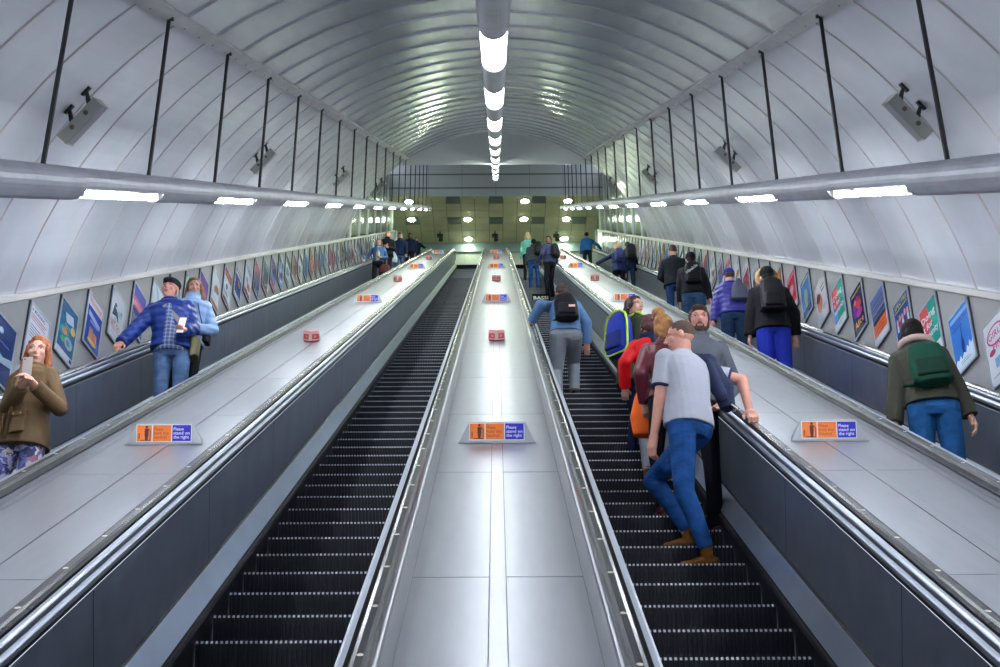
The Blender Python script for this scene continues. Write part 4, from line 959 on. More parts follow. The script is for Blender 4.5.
def backpack(I, label, m, m2, h=.44, wd=.30, dp=.15, off=(0, 0), strap=True, pull=False, ms=None):
    CX, CY, sp, k = I['CX'], I['CY'], I['spd'], I['k']; c = I['sec'](.60, 0, 0)[0] - CY * (.125 * k + I['pf'] + dp / 2 - .01) + CX * off[0] + sp * off[1]
    o = worldroot('backpack', I, c, label, 'bag'); z = Vector((0, 0, 0)); v = I['vox']
    if pull:
        grow('bag_body', [loft([(-sp * h * .5, wd * .42, dp * .45, CX, CY), (-sp * h * .45, wd * .5, dp * .5, CX, CY), (sp * h * .1, wd * .36, dp * .4, CX, CY), (sp * h * .5, wd * .08, dp * .15, CX, CY)])], m, v, o)
    else: grow('bag_body', [loft([(-sp * h * .5, wd * .38, dp * .42, CX, CY), (-sp * h * .44, wd * .49, dp * .52, CX, CY), (sp * h * .15, wd * .48, dp * .48, CX, CY), (sp * h * .38, wd * .40, dp * .40, CX, CY), (sp * h * .5, wd * .20, dp * .24, CX, CY)], 3)], m, v, o)
    pk = [loft([(-sp * h * .42 - CY * dp * .5, wd * .36, dp * .14, CX, CY), (-sp * h * .38 - CY * dp * .52, wd * .38, dp * .18, CX, CY), (sp * h * -.02 - CY * dp * .5, wd * .34, dp * .14, CX, CY)], 3)]
    if not pull: grow('front_pocket', pk, m2, v, o)
    if strap:
        for sg in (-1, 1):
            sh = I['sec'](.97, 0, 0)[0] + CX * sg * .085 * k - c; r_ = I['pf'] + .085 * k
            pts = [sp * h * .42 + CX * sg * .06 + CY * dp * .35, sh + sp * (.02 + I['pf']) - CY * .05, sh + sp * (.015 + I['pf']) + CY * .03, I['sec'](.72, 0, 0)[0] - c + CX * sg * .13 * k + CY * (.125 * k + I['pf']), I['sec'](.45, 0, 0)[0] - c + CX * sg * (.15 * k + I['pf']) + CY * .05, -sp * h * .4 + CX * sg * wd * .42 + CY * dp * .3]
            mb = MB(); mb.tube(pts, .012 if not pull else .004, ms or m2, 8); mb.build('strap', o, True)
    return o, c
def quilt(name, h, sc_=3.6): return mat(name, h, 0.45, spec=0.4, bump=0.55, bscale=14, wave=('Z', sc_, 0.8))
JE = lambda n, h: mat(n, h, 0.85, spec=0.15, noise=0.28, nscale=7, bump=0.9, bscale=9, stretch=(1, 1, 1.8))
FB = lambda n, h, r=0.8: mat(n, h, r, spec=0.15, bump=0.7, bscale=8, noise=0.12, nscale=6)
HAIR_AU = mat('auburn_hair', (0.30, 0.085, 0.03), 0.6, bump=0.8, bscale=50, noise=0.3, nscale=30)
HAIR_GI = mat('ginger_hair', (0.42, 0.19, 0.06), 0.6, bump=0.9, bscale=40, noise=0.4, nscale=30)
HAIR_DK = mat('black_hair', (0.008, 0.007, 0.008), 0.7, spec=0.2, bump=0.6, bscale=50)
HAIR_BR = mat('dark_brown_hair', (0.045, 0.022, 0.014), 0.65, bump=0.8, bscale=50, noise=0.3, nscale=30)
HAIR_LB = mat('light_brown_hair', (0.22, 0.12, 0.06), 0.6, bump=0.8, bscale=50, noise=0.3, nscale=30)
HAIR_BL = mat('blonde_hair', (0.55, 0.42, 0.22), 0.6, bump=0.6, bscale=50)
# ---- left outer escalator, coming down towards the camera
def floral():
    m = mat('floral_fabric', (0.3, 0.3, 0.5), 0.8); nt = m.node_tree; b = nt.nodes['Principled BSDF']
    v = nt.nodes.new('ShaderNodeTexVoronoi'); v.inputs['Scale'].default_value = 26; tc = [n for n in nt.nodes if n.type == 'TEX_COORD'][0]
    ns = nt.nodes.new('ShaderNodeTexNoise'); ns.inputs['Scale'].default_value = 14
    mx = nt.nodes.new('ShaderNodeMixRGB'); mx.inputs[0].default_value = 0.15; nt.links.new(tc.outputs['Object'], ns.inputs[0]); nt.links.new(tc.outputs['Object'], mx.inputs[1]); nt.links.new(ns.outputs[1], mx.inputs[2]); nt.links.new(mx.outputs[0], v.inputs[0])
    cr = nt.nodes.new('ShaderNodeValToRGB'); cr.color_ramp.interpolation = 'CONSTANT'; e = cr.color_ramp.elements
    e[0].position = 0; e[0].color = (0.02, 0.03, 0.10, 1); e[1].position = .3; e[1].color = (0.32, 0.33, 0.48, 1)
    for p, c in ((.45, (0.07, 0.09, 0.28, 1)), (.6, (0.55, 0.50, 0.52, 1)), (.75, (0.22, 0.12, 0.16, 1)), (.85, (0.12, 0.16, 0.34, 1))): q = e.new(p); q.color = c
    nt.links.new(v.outputs['Color'], cr.inputs[0]); nt.links.new(cr.outputs[0], b.inputs['Base Color']); return m
def plaid():
    m = mat('blue_plaid_cotton', (0.10, 0.14, 0.30), 0.8); nt = m.node_tree; b = nt.nodes['Principled BSDF']; tc = [n for n in nt.nodes if n.type == 'TEX_COORD'][0]; prev = None
    for ax, sc_ in (('X', 7), ('Z', 7)):
        w_ = nt.nodes.new('ShaderNodeTexWave'); w_.bands_direction = ax; w_.inputs['Scale'].default_value = sc_; nt.links.new(tc.outputs['Object'], w_.inputs[0])
        g = nt.nodes.new('ShaderNodeMath'); g.operation = 'GREATER_THAN'; g.inputs[1].default_value = .72; nt.links.new(w_.outputs[1], g.inputs[0])
        if prev is None: prev = g
        else: a = nt.nodes.new('ShaderNodeMath'); a.operation = 'ADD'; nt.links.new(prev.outputs[0], a.inputs[0]); nt.links.new(g.outputs[0], a.inputs[1]); prev = a
    cr = nt.nodes.new('ShaderNodeMixRGB'); cr.inputs[1].default_value = (0.055, 0.08, 0.20, 1); cr.inputs[2].default_value = (0.30, 0.36, 0.55, 1); d = nt.nodes.new('ShaderNodeMath'); d.operation = 'MULTIPLY'; d.inputs[1].default_value = .5
    nt.links.new(prev.outputs[0], d.inputs[0]); nt.links.new(d.outputs[0], cr.inputs[0]); nt.links.new(cr.outputs[0], b.inputs['Base Color']); return m
I = person('person with long red hair in a brown wax jacket looking at a phone, far left', 0, (40, 337), 8.8, 172, fem=True, cyaw=-14, head=(18, -6, 0), hands=dict(L=(-.165, .25, 1.25), R=(-.075, .25, 1.245)),
    top=dict(m=FB('brown_waxed_cotton', '5E4A33', .6), puff=.022, hem=-.20, sl=(.066, .060, .050), flare=.008, collar=.02), legs=dict(m=floral(), r=(.098, .075, .072, .07)), hair=dict(m=HAIR_AU, style='long', len=.19), vox=.0065, lean=(-2, 0))
rt, CX, CY, sp = I['root'], I['CX'], I['CY'], I['spd']; M_WAX = FB('brown_waxed_cotton', '5E4A33', .6); M_CORD = FB('dark_cord_collar', '2E2118')
for sg in (-1, 1):
    c = I['sec'](.05, 0, 0)[0] + CX * sg * .095 + CY * .165
    p = grow('patch_pocket', [loft([(c - sp * .075, .06, .012, CX, CY), (c + sp * .075, .06, .012, CX, CY)], 5), loft([(c + sp * .04 + CY * .01, .064, .012, CX, CY), (c + sp * .08 + CY * .008, .064, .012, CX, CY)], 5)], M_WAX, .006, rt)
    for q in (-.03, .03):
        mb = MB(); cc = c + sp * .052 + CX * q + CY * .018; mb.tube([cc, cc + CY * .008], .007, mat('brass_stud', (0.6, 0.42, 0.12), 0.3, 1.0), 10); mb.build('press_stud', p)
c0, c1 = I['sec'](-.16, 0, 0)[0] + CY * .172, I['sec'](.9, 0, 0)[0] + CY * .135
mb = MB(); mb.tube([c0, I['sec'](.3, 0, 0)[0] + CY * .150, I['sec'](.6, 0, 0)[0] + CY * .155, c1], .012, M_WAX, 8); mb.build('front_placket', rt, True)
grow('cord_collar', [cone(I['neck'] - sp * .02, .075, I['neck'] + sp * .035, .072, f1=True)], M_CORD, .006, rt)
ph = worldroot('mobile_phone', I, (-.13, .315, 1.31), 'pale mobile phone held up in both hands by the red-haired person', 'phone')
mb = MB(); mb.box((0, 0, 0), Vector((.033, 0, 0)), Vector((0, .004, .0)), Vector((0, .006, .062)), mat('phone_back', (0.45, 0.42, 0.42), 0.3)); mb.build('phone_case', ph)
mb = MB(); mb.tube([(.02, .006, .05), (.02, .009, .05)], .007, M_ROD, 10); mb.build('camera_lens', ph)

I = person('person in a flat cap and royal blue puffer jacket leaning on the left handrail', 0, (173, 281), 13.7, 184, sk=SKIN2, lean=(-2, 9), cyaw=4, head=(-10, 8, -4), hands=dict(R=('rail', -1, -.28), L=(-.13, .27, 1.06)), hipshift=(.02, 0),
    top=dict(m=quilt('royal_blue_quilting', '0D2F7C'), puff=.045, hem=-.03, sl=(.068, .062, .052), collar=.02, name='puffer_jacket'), legs=dict(m=JE('washed_jeans', '4B6488'), r=(.092, .068, .062, .054)), shoes=dict(m=FB('brown_shoe', '3A2A22', .5)),
    hair=dict(m=mat('grey_hair', (0.30, 0.28, 0.27), 0.8), style='cap', hat=FB('charcoal_wool_cap', '2A2C33')), vox=.0075, feet=dict(L=(-.15, .03, 0, 12), R=(.04, .06, 0, -8)))
rt, CX, CY, sp = I['root'], I['CX'], I['CY'], I['spd']
grow('plaid_shirt', [loft([I['sec'](-.10, .145, .135, .012), I['sec'](.02, .12, .165, .012), I['sec'](.3, .085, .165, .012), I['sec'](.8, .05, .160, .012), I['sec'](.98, .04, .095, .01)])], plaid(), .007, rt)
grow('shirt_collar', [cone(I['neck'] - sp * .01, .072, I['neck'] + sp * .045, .070, f1=True)], FB('navy_collar', '141C34'), .006, rt)
bg = worldroot('shoulder_bag', I, I['sec'](.0, 0, 0)[0] + CX * -.24 + CY * .02, 'olive canvas bag on a grey cross-body strap, worn by the person in the flat cap', 'bag')
z = I['sec'](.0, 0, 0)[0] + CX * -.24 + CY * .02
grow('bag_body', [loft([(Vector((0, 0, -.14)), .05, .10, CX, CY), (Vector((0, 0, .06)), .055, .11, CX, CY), (Vector((0, 0, .10)), .03, .08, CX, CY)], 3)], FB('olive_canvas', '6B6A4E'), .008, bg)
mb = MB(); pts = [I['sec'](t, 0, 0)[0] - z + CX * a + CY * b for (t, a, b) in ((.06, -.20, .08), (.3, -.13, .165), (.55, -.05, .178), (.8, .05, .170), (.96, .10, .10), (1.0, .11, .02), (.9, .1, -.13))]
for i in range(len(pts) - 1):
    d = (pts[i + 1] - pts[i]).normalized(); wv = d.cross(CY).normalized() * .024; mb.box((pts[i] + pts[i + 1]) / 2, (pts[i + 1] - pts[i]) * .52, wv, CY * .004, FB('grey_webbing', '8A8680'))
mb.build('strap', bg)
S, E, Wr, fd, g_, sg = I['J']['L']
pp = worldroot('folded_paper', I, Wr + fd * .07 + Vector((0, .05, .0)), 'folded white leaflet held at the chest by the person in the flat cap', 'paper')
mb = MB(); mb.box((0, 0, .03), Vector((.035, 0, 0)), Vector((0, .006, 0)), Vector((-.012, 0, .085)), M_WINK); mb.build('leaflet', pp)

I = person('person in a pale blue quilted coat with long wavy brown hair beside the flat cap', 0, (193, 281), 14.6, 180, fem=True, head=(14, -8, 6), hands=dict(L=(-.13, .2, 1.06), R=(.2, .12, 1.0)), xoff=.03, lean=(0, -2),
    top=dict(m=quilt('pale_blue_quilting', '93B4E2', 3.2), puff=.035, hem=-.05, sl=(.062, .056, .05), collar=.06, name='quilted_coat'), legs=dict(m=FB('black_trousers', '15171F')), hair=dict(m=mat('wavy_brown_hair', (0.20, 0.10, 0.05), 0.6, bump=0.9, bscale=30, noise=0.3, nscale=20), style='long', len=.24), vox=.0075)
CX, CY, sp = I['CX'], I['CY'], I['spd']; z = I['sec'](.15, 0, 0)[0] + CX * -.22
bg = worldroot('handbag', I, z, 'small dark handbag on a thin black strap over the pale blue coat', 'bag')
grow('bag_body', [loft([(Vector((0, 0, -.07)), .04, .08, CX, CY), (Vector((0, 0, .06)), .04, .08, CX, CY)], 4)], FB('black_leather', '15161C', .4), .01, bg)
mb = MB(); mb.tube([I['sec'](t, 0, 0)[0] - z + CX * a + CY * b for (t, a, b) in ((.2, -.21, .05), (.5, -.16, .155), (.8, -.11, .155), (.97, -.08, .07), (.9, -.08, -.14))], .006, M_ROD, 8); mb.build('strap', bg)

# the group near the top of the left escalator
far = dict(vox=.014, face=False)
I = person('fair-haired person in a denim jacket holding the left rail, lowest of the distant group', 0, (379.2, 239.3), 37.8, 178, fem=True, hands=dict(R=('rail', -1, -.1), L=(-.1, .2, 1.05)), top=dict(m=FB('blue_denim', '46608C'), puff=.02, hem=.0), legs=dict(m=FB('black_trousers', '15171F')), hair=dict(m=HAIR_LB, style='long', len=.1), **far)
grow('white_shirt', [loft([I['sec'](.02, .08, .145, .012), I['sec'](.5, .07, .145, .02), I['sec'](.95, .04, .10, .02)])], FB('pale_shirt', 'A8A8A6'), .012, I['root'])
bb = worldroot('shopping_bag', I, Vector((-.24, .16, .78)), 'dusky maroon shoulder bag carried by the fair-haired person on the left escalator', 'bag')
grow('bag_body', [loft([(Vector((0, 0, -.16)), .19, .07, Vector((1, 0, 0)), Vector((0, 1, 0))), (Vector((0, 0, .0)), .18, .06, Vector((1, 0, 0)), Vector((0, 1, 0))), (Vector((0, 0, .13)), .1, .03, Vector((1, 0, 0)), Vector((0, 1, 0)))])], FB('maroon_leather', '5A2A36', .5), .014, bb)
mb = MB(); mb.tube([(-.09, 0, .12), (-.05, 0, .3), (.05, 0, .3), (.09, 0, .12)], .009, FB('maroon_leather', '5A2A36', .5), 8); mb.build('handle', bb)
I = person('person with a shaved head in a black coat, second in the distant left group', 0, (387.4, 230.5), 41, 180, sk=SKIN2, hands=dict(L=(-.05, .22, 1.1), R=(.05, .22, 1.12)), top=dict(m=FB('black_coat', '191B21'), puff=.03, hem=-.1, collar=.05), legs=dict(m=FB('black_trousers', '15171F')), hair=dict(m=HAIR_DK, style='none'), **far)
I = person('person in a navy coat carrying a white plastic bag, middle of the distant left group', 0, (400.6, 230), 43, 178, hands=dict(L=(-.22, .2, .86), R=(.22, .2, .86)), top=dict(m=FB('navy_coat', '18294A'), puff=.03, hem=-.1, collar=.05), legs=dict(m=JE('washed_jeans', '4B6488')), hair=dict(m=HAIR_BR, style='short'), **far)
S, E, Wr, fd, g_, sg = I['J']['R']
bb = worldroot('carrier_bag', I, Wr + Vector((-.08, .16, -.02)), 'white plastic carrier bag hanging from the hand of the person in the navy coat', 'bag')
ex, ey = Vector((1, 0, 0)), Vector((0, 1, 0))
grow('bag_body', [loft([(Vector((0, 0, -.36)), .13, .06, ex, ey), (Vector((0, 0, -.2)), .14, .07, ex, ey), (Vector((0, 0, -.05)), .09, .04, ex, ey), (Vector((0, 0, .06)), .025, .02, ex, ey)])], FB('white_plastic', 'B9C4D6', .4), .014, bb)
I = person('person in dark glasses half hidden behind the navy coat, distant left group', 0, (410.2, 233.5), 46.5, 176, sk=SKIN3, top=dict(m=FB('dark_navy_coat', '141D36'), puff=.03, hem=-.1, hood=True), legs=dict(m=FB('black_trousers', '15171F')), hair=dict(m=HAIR_DK, style='short'), **far)
I = person('person in a dark red scarf and navy coat, topmost of the distant left group', 0, (416.6, 237.5), 48.5, 176, hands=dict(L=('rail', 1, -.3)), top=dict(m=FB('navy_coat', '18294A'), puff=.03, hem=-.1), legs=dict(m=FB('black_trousers', '15171F')), hair=dict(m=HAIR_BR, style='short'), **far)
grow('scarf', [cone(I['neck'] - I['spd'] * .03, .09, I['neck'] + I['spd'] * .03, .085)], FB('dark_red_scarf', '5A2038'), .014, I['root'])

# ---- right inner escalator
M_POLO = mat('pale_grey_polo', 'AEB1BF', 0.85, bump=0.7, bscale=7)
I = person('person in a pale polo shirt, blue jeans and tan boots leaning on the right handrail', 2, (678, 322), 9.0, 44, sk=SKIN2, lean=(5, 4), cyaw=-8, head=(38, -8, 0), hipz=.55, hands=dict(R=('rail', 1, .02), L=(-.16, .10, .86)), hipshift=(.02, -.06),
    top=dict(m=M_POLO, puff=.018, hem=-.04, sleeve='short', sl=(.068, .06, .05), collar=.012, trim=mat('navy_trim', (0.012, 0.018, 0.07), 0.8), name='polo_shirt'), legs=dict(m=JE('mid_blue_jeans', '1E4A86'), r=(.096, .066, .060, .050)),
    shoes=dict(m=FB('tan_suede', '74491F', .9), boot=True), hair=dict(m=mat('cropped_brown_hair', (0.085, 0.05, 0.035), 0.85, bump=.3, bscale=90), style='buzz'), vox=.006, feet=dict(L=(.03, -.12, 0.0, 34), R=(.19, .14, .2125, 24)))
PO = I; rt = I['root']
grow('knit_collar', [cone(I['neck'] - I['spd'] * .012, .070, I['neck'] + I['spd'] * .028, .066, f1=True)], mat('navy_trim', (0.012, 0.018, 0.07), 0.8), .006, rt)
S, E, Wr, fd, g_, sg = I['J']['R']; sh = S
dk = mat('navy_fleece', '131F42', .85, bump=.5, bscale=10)
jk = empty('draped_jacket', I['W0'] + I['Wm'] @ sh, I['root'].rotation_euler[2], label='navy blue jacket draped over the right shoulder of the person in the polo shirt', cat='jacket')
prm = [cone(Vector((-.06, -.02, .075)), .045, Vector((.0, -.07, .05)), .07), cone(Vector((.0, -.06, .04)), .075, Vector((.07, -.13, -.14)), .085), cone(Vector((.07, -.13, -.14)), .08, Vector((.09, -.15, -.30)), .055, f1=True),
       cone(Vector((-.06, -.02, .075)), .04, Vector((-.03, .1, .0)), .05), cone(Vector((-.04, -.1, .02)), .04, Vector((.0, -.16, -.22)), .045), cone(Vector((.10, -.08, -.05)), .05, Vector((.14, -.11, -.26)), .045)]
grow('jacket_cloth', prm, dk, .007, jk)
mb = MB(); mb.tube([(.045, -.215, -.30), (.10, -.22, -.315), (.165, -.15, -.30)], .007, M_WINK, 6); mb.build('white_stripe', jk)

I = person('bearded person with dark curly hair looking down at the camera behind the polo shirt', 2, (698.5, 308), 9.9, 165, sk=SKIN2, lean=(0, -9), head=(10, -2, -3), hands=dict(L=(-.2, .05, .95), R=(.2, .05, .95)), top=dict(m=FB('grey_hoodie', '5A5E68'), puff=.02, hem=-.02, hood=True), legs=dict(m=FB('black_trousers', '15171F')),
    hair=dict(m=HAIR_BR, style='curly', beard=True), shoes=dict(m=FB('dark_red_trainer', '4A1F22', .6)), vox=.0065)
I = person('person with a ginger bun in a maroon leather jacket, back turned, beside the polo shirt', 2, (667, 314), 10.1, 8, fem=True, lean=(6, 2), head=(-30, -8, 0), hands=dict(L=(-.17, .10, .98), R=(.2, .2, 1.05)),
    top=dict(m=mat('maroon_leather_jacket', '5C1F2C', .38, bump=.4, bscale=9, spec=.5), puff=.028, hem=.0, sl=(.064, .056, .046), collar=.02, name='leather_jacket'), legs=dict(m=FB('black_trousers', '15171F'), r=(.09, .062, .058, .05)), hair=dict(m=HAIR_GI, style='bun', bx=-.035), shoes=dict(m=FB('dark_red_trainer', '4A1F22', .6)), vox=.0065, xoff=-.02)
I = person('person in a bright red jacket with a navy hood and grey trousers in the queue', 2, (645, 318), 11.5, 5, fem=True, lean=(8, 0), head=(0, -14, 0), hands=dict(L=(-.26, .12, 1.0), R=(.26, .12, 1.0)),
    top=dict(m=FB('red_shell', 'C8141C', .55), puff=.03, hem=-.04, sl=(.064, .058, .05), name='red_jacket'), legs=dict(m=FB('grey_trousers', '7C828C'), r=(.086, .058, .054, .05)), shoes=dict(m=FB('tan_suede', '74491F', .9), boot=True), hair=dict(m=mat('dark_red_hair', (0.09, 0.02, 0.018), .6, bump=.8, bscale=40), style='bob'), vox=.0075, xoff=.03)
rt, CX, CY, sp, nk = I['root'], I['CX'], I['CY'], I['spd'], I['neck']
grow('navy_hood', [cone(nk - CX * .06 - CY * .055, .055, nk + CX * .06 - CY * .055, .055), cone(nk - CY * .07, .06, nk - CY * .115 - sp * .09, .04), cone(nk - CX * .08, .035, nk - CX * .05 + CY * .06, .03), cone(nk + CX * .08, .035, nk + CX * .05 + CY * .06, .03)], FB('navy_hood_cloth', '17203F'), .008, rt)
c = I['w2l'](CAM + ray(643, 408) * 10.1)
og = worldroot('carrier_bag', I, c, 'bright orange bag carried low between the red jacket and the maroon jacket', 'bag')
grow('bag_body', [loft([(Vector((0, 0, -.24)), .09, .05, CX, CY), (Vector((0, 0, -.08)), .11, .06, CX, CY), (Vector((0, 0, .08)), .07, .04, CX, CY), (Vector((0, 0, .2)), .02, .015, CX, CY)])], FB('orange_plastic', 'E8641E', .5), .009, og)
I = person('person in an olive parka with a blue and lime backpack looking back over the shoulder', 2, (635.5, 297), 12.8, -48, fem=True, lean=(3, 0), cyaw=0, head=(-96, -2, 0), hands=dict(L=(-.2, .12, .95)),
    top=dict(m=FB('olive_parka', '343A2A'), puff=.035, hem=-.42, flare=.01, sl=(.064, .058, .05), hood=True, name='parka'), legs=dict(m=FB('navy_trousers', '14203F')), hair=dict(m=HAIR_BR, style='pony'), vox=.0075, xoff=-.02)
o, c = backpack(I, 'blue backpack with lime green edging worn over the olive parka', FB('royal_blue_nylon', '17309A', .5), FB('deep_blue_nylon', '12246E', .5), h=.46, wd=.30, dp=.17, off=(.0, -.04), ms=FB('lime_nylon', 'B8D83A', .5))
CX, CY, sp = I['CX'], I['CY'], I['spd']; mb = MB(); mb.tube([CX * a * .30 + sp * b * .46 - CY * .045 for a, b in ((-.40, -.5), (-.51, -.4), (-.50, 0), (-.49, .2), (-.40, .40), (-.18, .51), (.18, .51), (.40, .40), (.49, .2), (.50, 0), (.51, -.4), (.40, -.5), (-.40, -.5))], .012, FB('lime_nylon', 'B8D83A', .5), 8); mb.build('piping', o)
I = person('person in a light denim jacket and grey trousers climbing on the left of the queue', 2, (561.5, 286), 16.3, 2, lean=(17, -2), head=(0, -14, 0), hipz=.525, hipshift=(0, -.04), hands=dict(L=('rail', -1, .05), R=(.27, .12, .86)), feet=dict(L=(-.12, -.02, 0, 5), R=(.12, .26, .2125, -5)),
    top=dict(m=mat('light_denim', '5378A2', .85, noise=.15, nscale=6, bump=.3, bscale=16), puff=.03, hem=.02, sl=(.07, .06, .05), name='denim_jacket'), legs=dict(m=FB('light_grey_trousers', '848B93'), r=(.115, .082, .07, .062)), hair=dict(m=HAIR_BR, style='short'), shoes=dict(m=FB('black_trainer', '141418', .5)), vox=.0075)
o, c = backpack(I, 'black backpack with a small pale badge on the denim jacket', FB('black_nylon', '17151C', .5), FB('dark_grey_nylon', '211E28', .5), h=.44, wd=.31, dp=.15, off=(0, -.07))
mb = MB(); sp, CX, CY = I['spd'], I['CX'], I['CY']; mb.box(-sp * .1 + CX * .06 - CY * .125, CX * .04, CY * .004, sp * .018, mat('salmon_badge', (0.75, 0.5, 0.42), .5)); mb.build('badge', o)
I = person('person in a purple-grey sweater and black trousers turning to look back, near the top', 2, (547, 236.7), 34.3, 50, sk=SKIN3, head=(112, 0, 0), hands=dict(R=(.22, .1, .92), L=(-.2, .25, 1.0)), top=dict(m=FB('slate_purple_sweater', '3A3F63'), puff=.02, hem=-.02), legs=dict(m=FB('black_trousers', '101116')), hair=dict(m=HAIR_DK, style='short'), vox=.012, xoff=.05)
backpack(I, 'small black backpack on the purple-grey sweater near the top of the escalator', FB('black_nylon', '17151C', .5), FB('dark_grey_nylon', '211E28', .5), h=.42, wd=.28, dp=.14)
bx = I
I = person('person in a grey puffer jacket and blue jeans, seen from behind near the top', 2, (533.5, 239.6), 38.5, 2, top=dict(m=FB('grey_quilting', '3F444C'), puff=.04, hem=-.04), legs=dict(m=JE('bright_jeans', '1D4C8C')), hair=dict(m=HAIR_DK, style='short'), vox=.013, face=False)
backpack(I, 'black backpack slung on the right shoulder of the grey puffer jacket', FB('black_nylon', '17151C', .5), FB('dark_grey_nylon', '211E28', .5), h=.45, wd=.26, dp=.15, off=(.13, .05))
I = person('fair-haired person in a turquoise top at the head of the middle escalator', 2, (527.6, 234.2), 43, 0, fem=True, top=dict(m=FB('turquoise_cotton', '6FB5AC'), puff=.02, hem=-.02), legs=dict(m=FB('black_trousers', '15171F')), hair=dict(m=HAIR_BL, style='long', len=.14), vox=.014, face=False)
# black bag with white lettering standing on the steps
c = P(0.5 * PITCHX + 0.0, 0, 0); k_ = min(range(len(step_list(2))), key=lambda q: abs(proj(P(ESC[2], step_list(2)[q], NSTEP))[1] - 300.5)); sy, sz = tread(2, k_)
rr = ray(541, 300); t = (sy - CAM.y) / rr.y; bxx = (CAM + rr * t).x
o = empty('tote_bag', (bxx, sy + .12, sz), label='black bag with bold white lettering standing on a step near the top', cat='bag')
mb = MB(); mb.box((0, 0, .115), Vector((.24, 0, 0)), Vector((0, .06, 0)), Vector((0, 0, .115)), FB('black_canvas', '0C0D10'), .92, .5); put_text(mb, 'BASSI', .13, -.19, .06, 0, M_WINK, Matrix(((1, 0, 0, 0), (0, 0, 0, -.064), (0, 1, 0, 0), (0, 0, 0, 1))) @ Matrix.Rotation(0, 4, 'X'), .38); mb.build('bag_body', o)
mb = MB(); mb.tube([(-.1, 0, .22), (-.07, 0, .30), (.07, 0, .30), (.1, 0, .22)], .008, M_ROD, 8); mb.build('handle', o)

# ---- right outer escalator, going up, seen from behind
I = person('person in a bright blue jacket, highest rider on the right-hand escalator', 3, (588, 231.5), 47, 0, hands=dict(R=('rail', 1, .3)), top=dict(m=FB('bright_blue_shell', '2A62A0'), puff=.03, hem=-.02), legs=dict(m=FB('dark_trousers', '1C2028')), hair=dict(m=HAIR_DK, style='short'), xoff=-.05, **far)
I = person('person in a navy coat with auburn hair reaching for the deck-side rail, right escalator', 3, (617.6, 243.6), 33.5, 4, fem=True, hands=dict(L=('rail', -1, .1)), lean=(6, 0), top=dict(m=FB('ink_blue_coat', '1E2C50'), puff=.03, hem=-.25), legs=dict(m=FB('black_trousers', '15171F')), hair=dict(m=HAIR_GI, style='bob'), **far)
backpack(I, 'slate blue backpack on the navy coat, right escalator', FB('slate_blue_nylon', '2A3568', .5), FB('ink_nylon', '1B2348', .5), h=.42, wd=.28, dp=.14)
I = person('person beside the navy coat wearing a big dark backpack, right escalator', 3, (623.8, 242.5), 35, -6, lean=(8, 0), top=dict(m=FB('dark_navy_coat', '141D36'), puff=.03, hem=-.05), legs=dict(m=FB('dark_jeans', '1A2A44')), hair=dict(m=HAIR_BR, style='short'), xoff=.1, **far)
backpack(I, 'big dark grey backpack on the rider beside the navy coat', FB('charcoal_nylon', '20242E', .5), FB('black_nylon', '17151C', .5), h=.5, wd=.32, dp=.2, off=(.08, 0))
I = person('person in a dark peacoat looking down, sixth rider up the right-hand escalator', 3, (671, 244.6), 25.5, -8, lean=(2, 0), head=(14, -22, 0), hands=dict(L=(-.12, .26, 1.12), R=(.12, .26, 1.1)), top=dict(m=FB('black_wool_coat', '1B2029'), puff=.03, hem=-.12), legs=dict(m=JE('dark_blue_jeans', '1C3560')), hair=dict(m=HAIR_BR, style='short'), vox=.011, face=False, xoff=.0)
I = person('person in a black hooded jacket and beanie with a black printed backpack', 3, (690, 253.6), 22.3, -4, lean=(3, 0), hands=dict(R=(.26, .0, .88)), top=dict(m=FB('black_hooded_jacket', '17181C'), puff=.035, hem=-.03, hood=True), legs=dict(m=JE('steel_blue_jeans', '2C4766'), r=(.11, .08, .07, .062)), hair=dict(m=HAIR_DK, style='beanie', hat=FB('black_knit', '0F1013')), vox=.010, face=False)
o, c = backpack(I, 'black backpack with a slanting white print, on the rider in the beanie', FB('black_nylon', '17151C', .5), FB('jet_nylon', '101014', .5), h=.44, wd=.29, dp=.13)
mb = MB(); CX, CY, sp = I['CX'], I['CY'], I['spd']; Mt = Matrix((CX, sp, -CY)).transposed().to_4x4(); put_text(mb, 'ribalds', .085, -.11, -.09, 0, mat('grey_print', (0.5, 0.5, 0.52), .6), Matrix.Translation(-CY * (.065 + .045)) @ Mt, .25, rot=R(38)); mb.build('white_print', o)
S, E, Wr, fd, g_, sg = I['J']['R']
bb = worldroot('paper_bag', I, Wr + fd * .08 + Vector((0, 0, -.02)), 'white paper bag hanging from the right hand of the rider in the beanie', 'bag')
grow('bag_body', [loft([(Vector((0, 0, -.34)), .11, .05, ex, ey), (Vector((0, 0, -.05)), .11, .05, ex, ey), (Vector((0, 0, -.02)), .10, .04, ex, ey)], 5)], FB('white_paper', 'B9B2AE', .8), .01, bb)
mb = MB(); mb.tube([(-.05, 0, -.04), (-.03, 0, .03), (.03, 0, .03), (.05, 0, -.04)], .004, FB('white_paper', 'B9B2AE', .8), 6); mb.build('handle', bb)
mb = MB(); mb.box((-.02, -.052, -.2), Vector((.03, 0, 0)), Vector((0, .001, 0)), Vector((0, 0, .04)), mat('tan_print', (0.5, 0.3, 0.16), .7)); mb.build('printed_mark', bb)
I = person('person in a violet-blue puffer jacket carrying a grey drawstring bag', 3, (728.6, 270.3), 18, -2, lean=(12, 0), head=(0, -24, 0), hands=dict(L=(-.3, .02, .86), R=(.28, .1, .9)), top=dict(m=quilt('violet_blue_quilting', '2B2C86'), puff=.04, hem=-.02, hood=True, name='puffer_jacket'), legs=dict(m=JE('teal_navy_jeans', '1F3350'), r=(.105, .08, .07, .062)), hair=dict(m=HAIR_BR, style='beanie', hat=FB('violet_blue_hood', '2B2C86')), vox=.009, face=False)
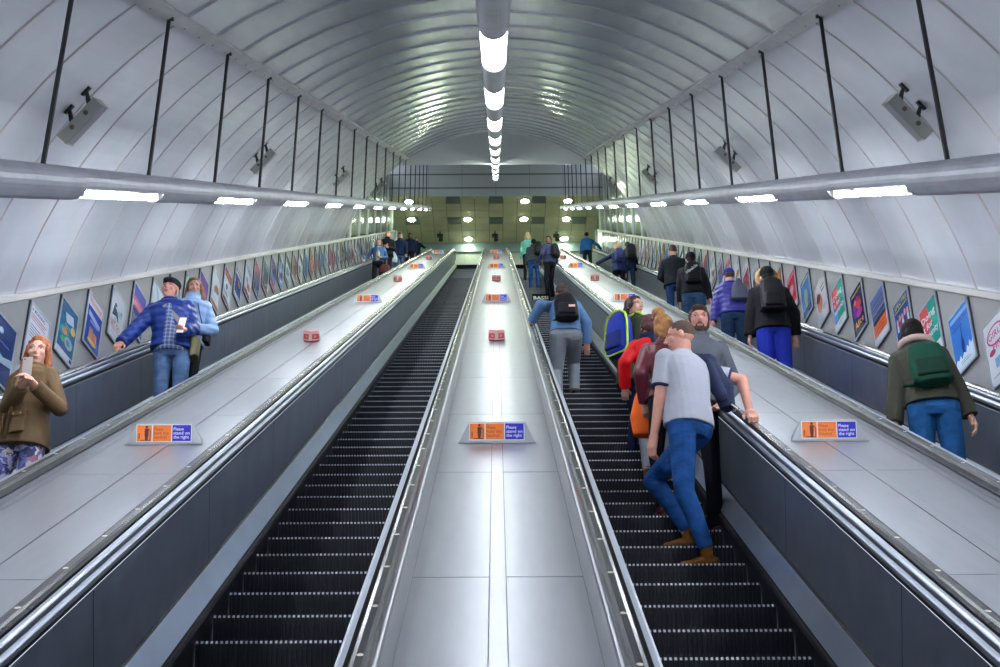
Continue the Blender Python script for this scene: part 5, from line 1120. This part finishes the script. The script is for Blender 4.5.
o, c = backpack(I, 'grey and black drawstring bag on the violet-blue puffer jacket', FB('grey_nylon', '4A4E5E', .6), FB('black_nylon', '17151C', .5), h=.38, wd=.28, dp=.10, off=(.08, -.02), pull=True)
I = person('person in a black parka with a tan fur hood and bright blue trousers', 3, (766, 268.5), 16, -4, lean=(4, 0), hands=dict(L=(-.27, .02, .84), R=(.26, .1, .9)), top=dict(m=FB('black_parka', '0F1014'), puff=.045, hem=-.1, hood=True, sl=(.07, .065, .055), name='parka', furhood=FB('tan_fur', '9A7E58'), up=True), legs=dict(m=FB('cobalt_trousers', '1C2C96'), r=(.115, .085, .074, .066)), hair=dict(m=HAIR_DK, style='beanie', hat=FB('black_hood', '121317')), vox=.0085, face=False)
backpack(I, 'plain black backpack on the fur-hooded black parka', FB('black_nylon', '17151C', .5), FB('jet_nylon', '101014', .5), h=.48, wd=.32, dp=.15)
I = person('black-haired person in an olive bomber jacket and blue jeans at the right', 3, (910, 325.5), 10.2, -12, fem=True, lean=(16, -4), head=(4, -26, 0), hipz=.545, hands=dict(L=(-.29, .02, .80), R=(.27, .05, .82)), top=dict(m=FB('olive_bomber', '3A3A32', .7), puff=.045, hem=.0, sl=(.07, .062, .052), hood=True, name='bomber_jacket', furhood=FB('pale_fleece', 'B49C98'), fz=.035), legs=dict(m=JE('denim_blue', '1E4F84'), r=(.112, .08, .07, .06)), hair=dict(m=HAIR_DK, style='bob'), vox=.0065, face=False)
backpack(I, 'dark green backpack on the olive bomber jacket at the right', FB('bottle_green_canvas', '0F3A2C', .7), FB('deep_green_canvas', '0C2A20', .7), h=.40, wd=.31, dp=.14, off=(.0, -.10))
I = person('person in a dark navy coat cut off by the right picture edge', 3, (1034, 348), 8.3, -10, lean=(2, 0), hands=dict(L=(-.3, .0, .85)), top=dict(m=FB('dark_navy_coat', '141D36'), puff=.04, hem=-.12), legs=dict(m=FB('black_trousers', '15171F')), hair=dict(m=HAIR_BR, style='short'), vox=.010, face=False, xoff=.0)
backpack(I, 'dark slate backpack at the right picture edge', FB('slate_nylon', '22283A', .6), FB('black_nylon', '17151C', .5), h=.48, wd=.32, dp=.17, off=(-.02, 0))
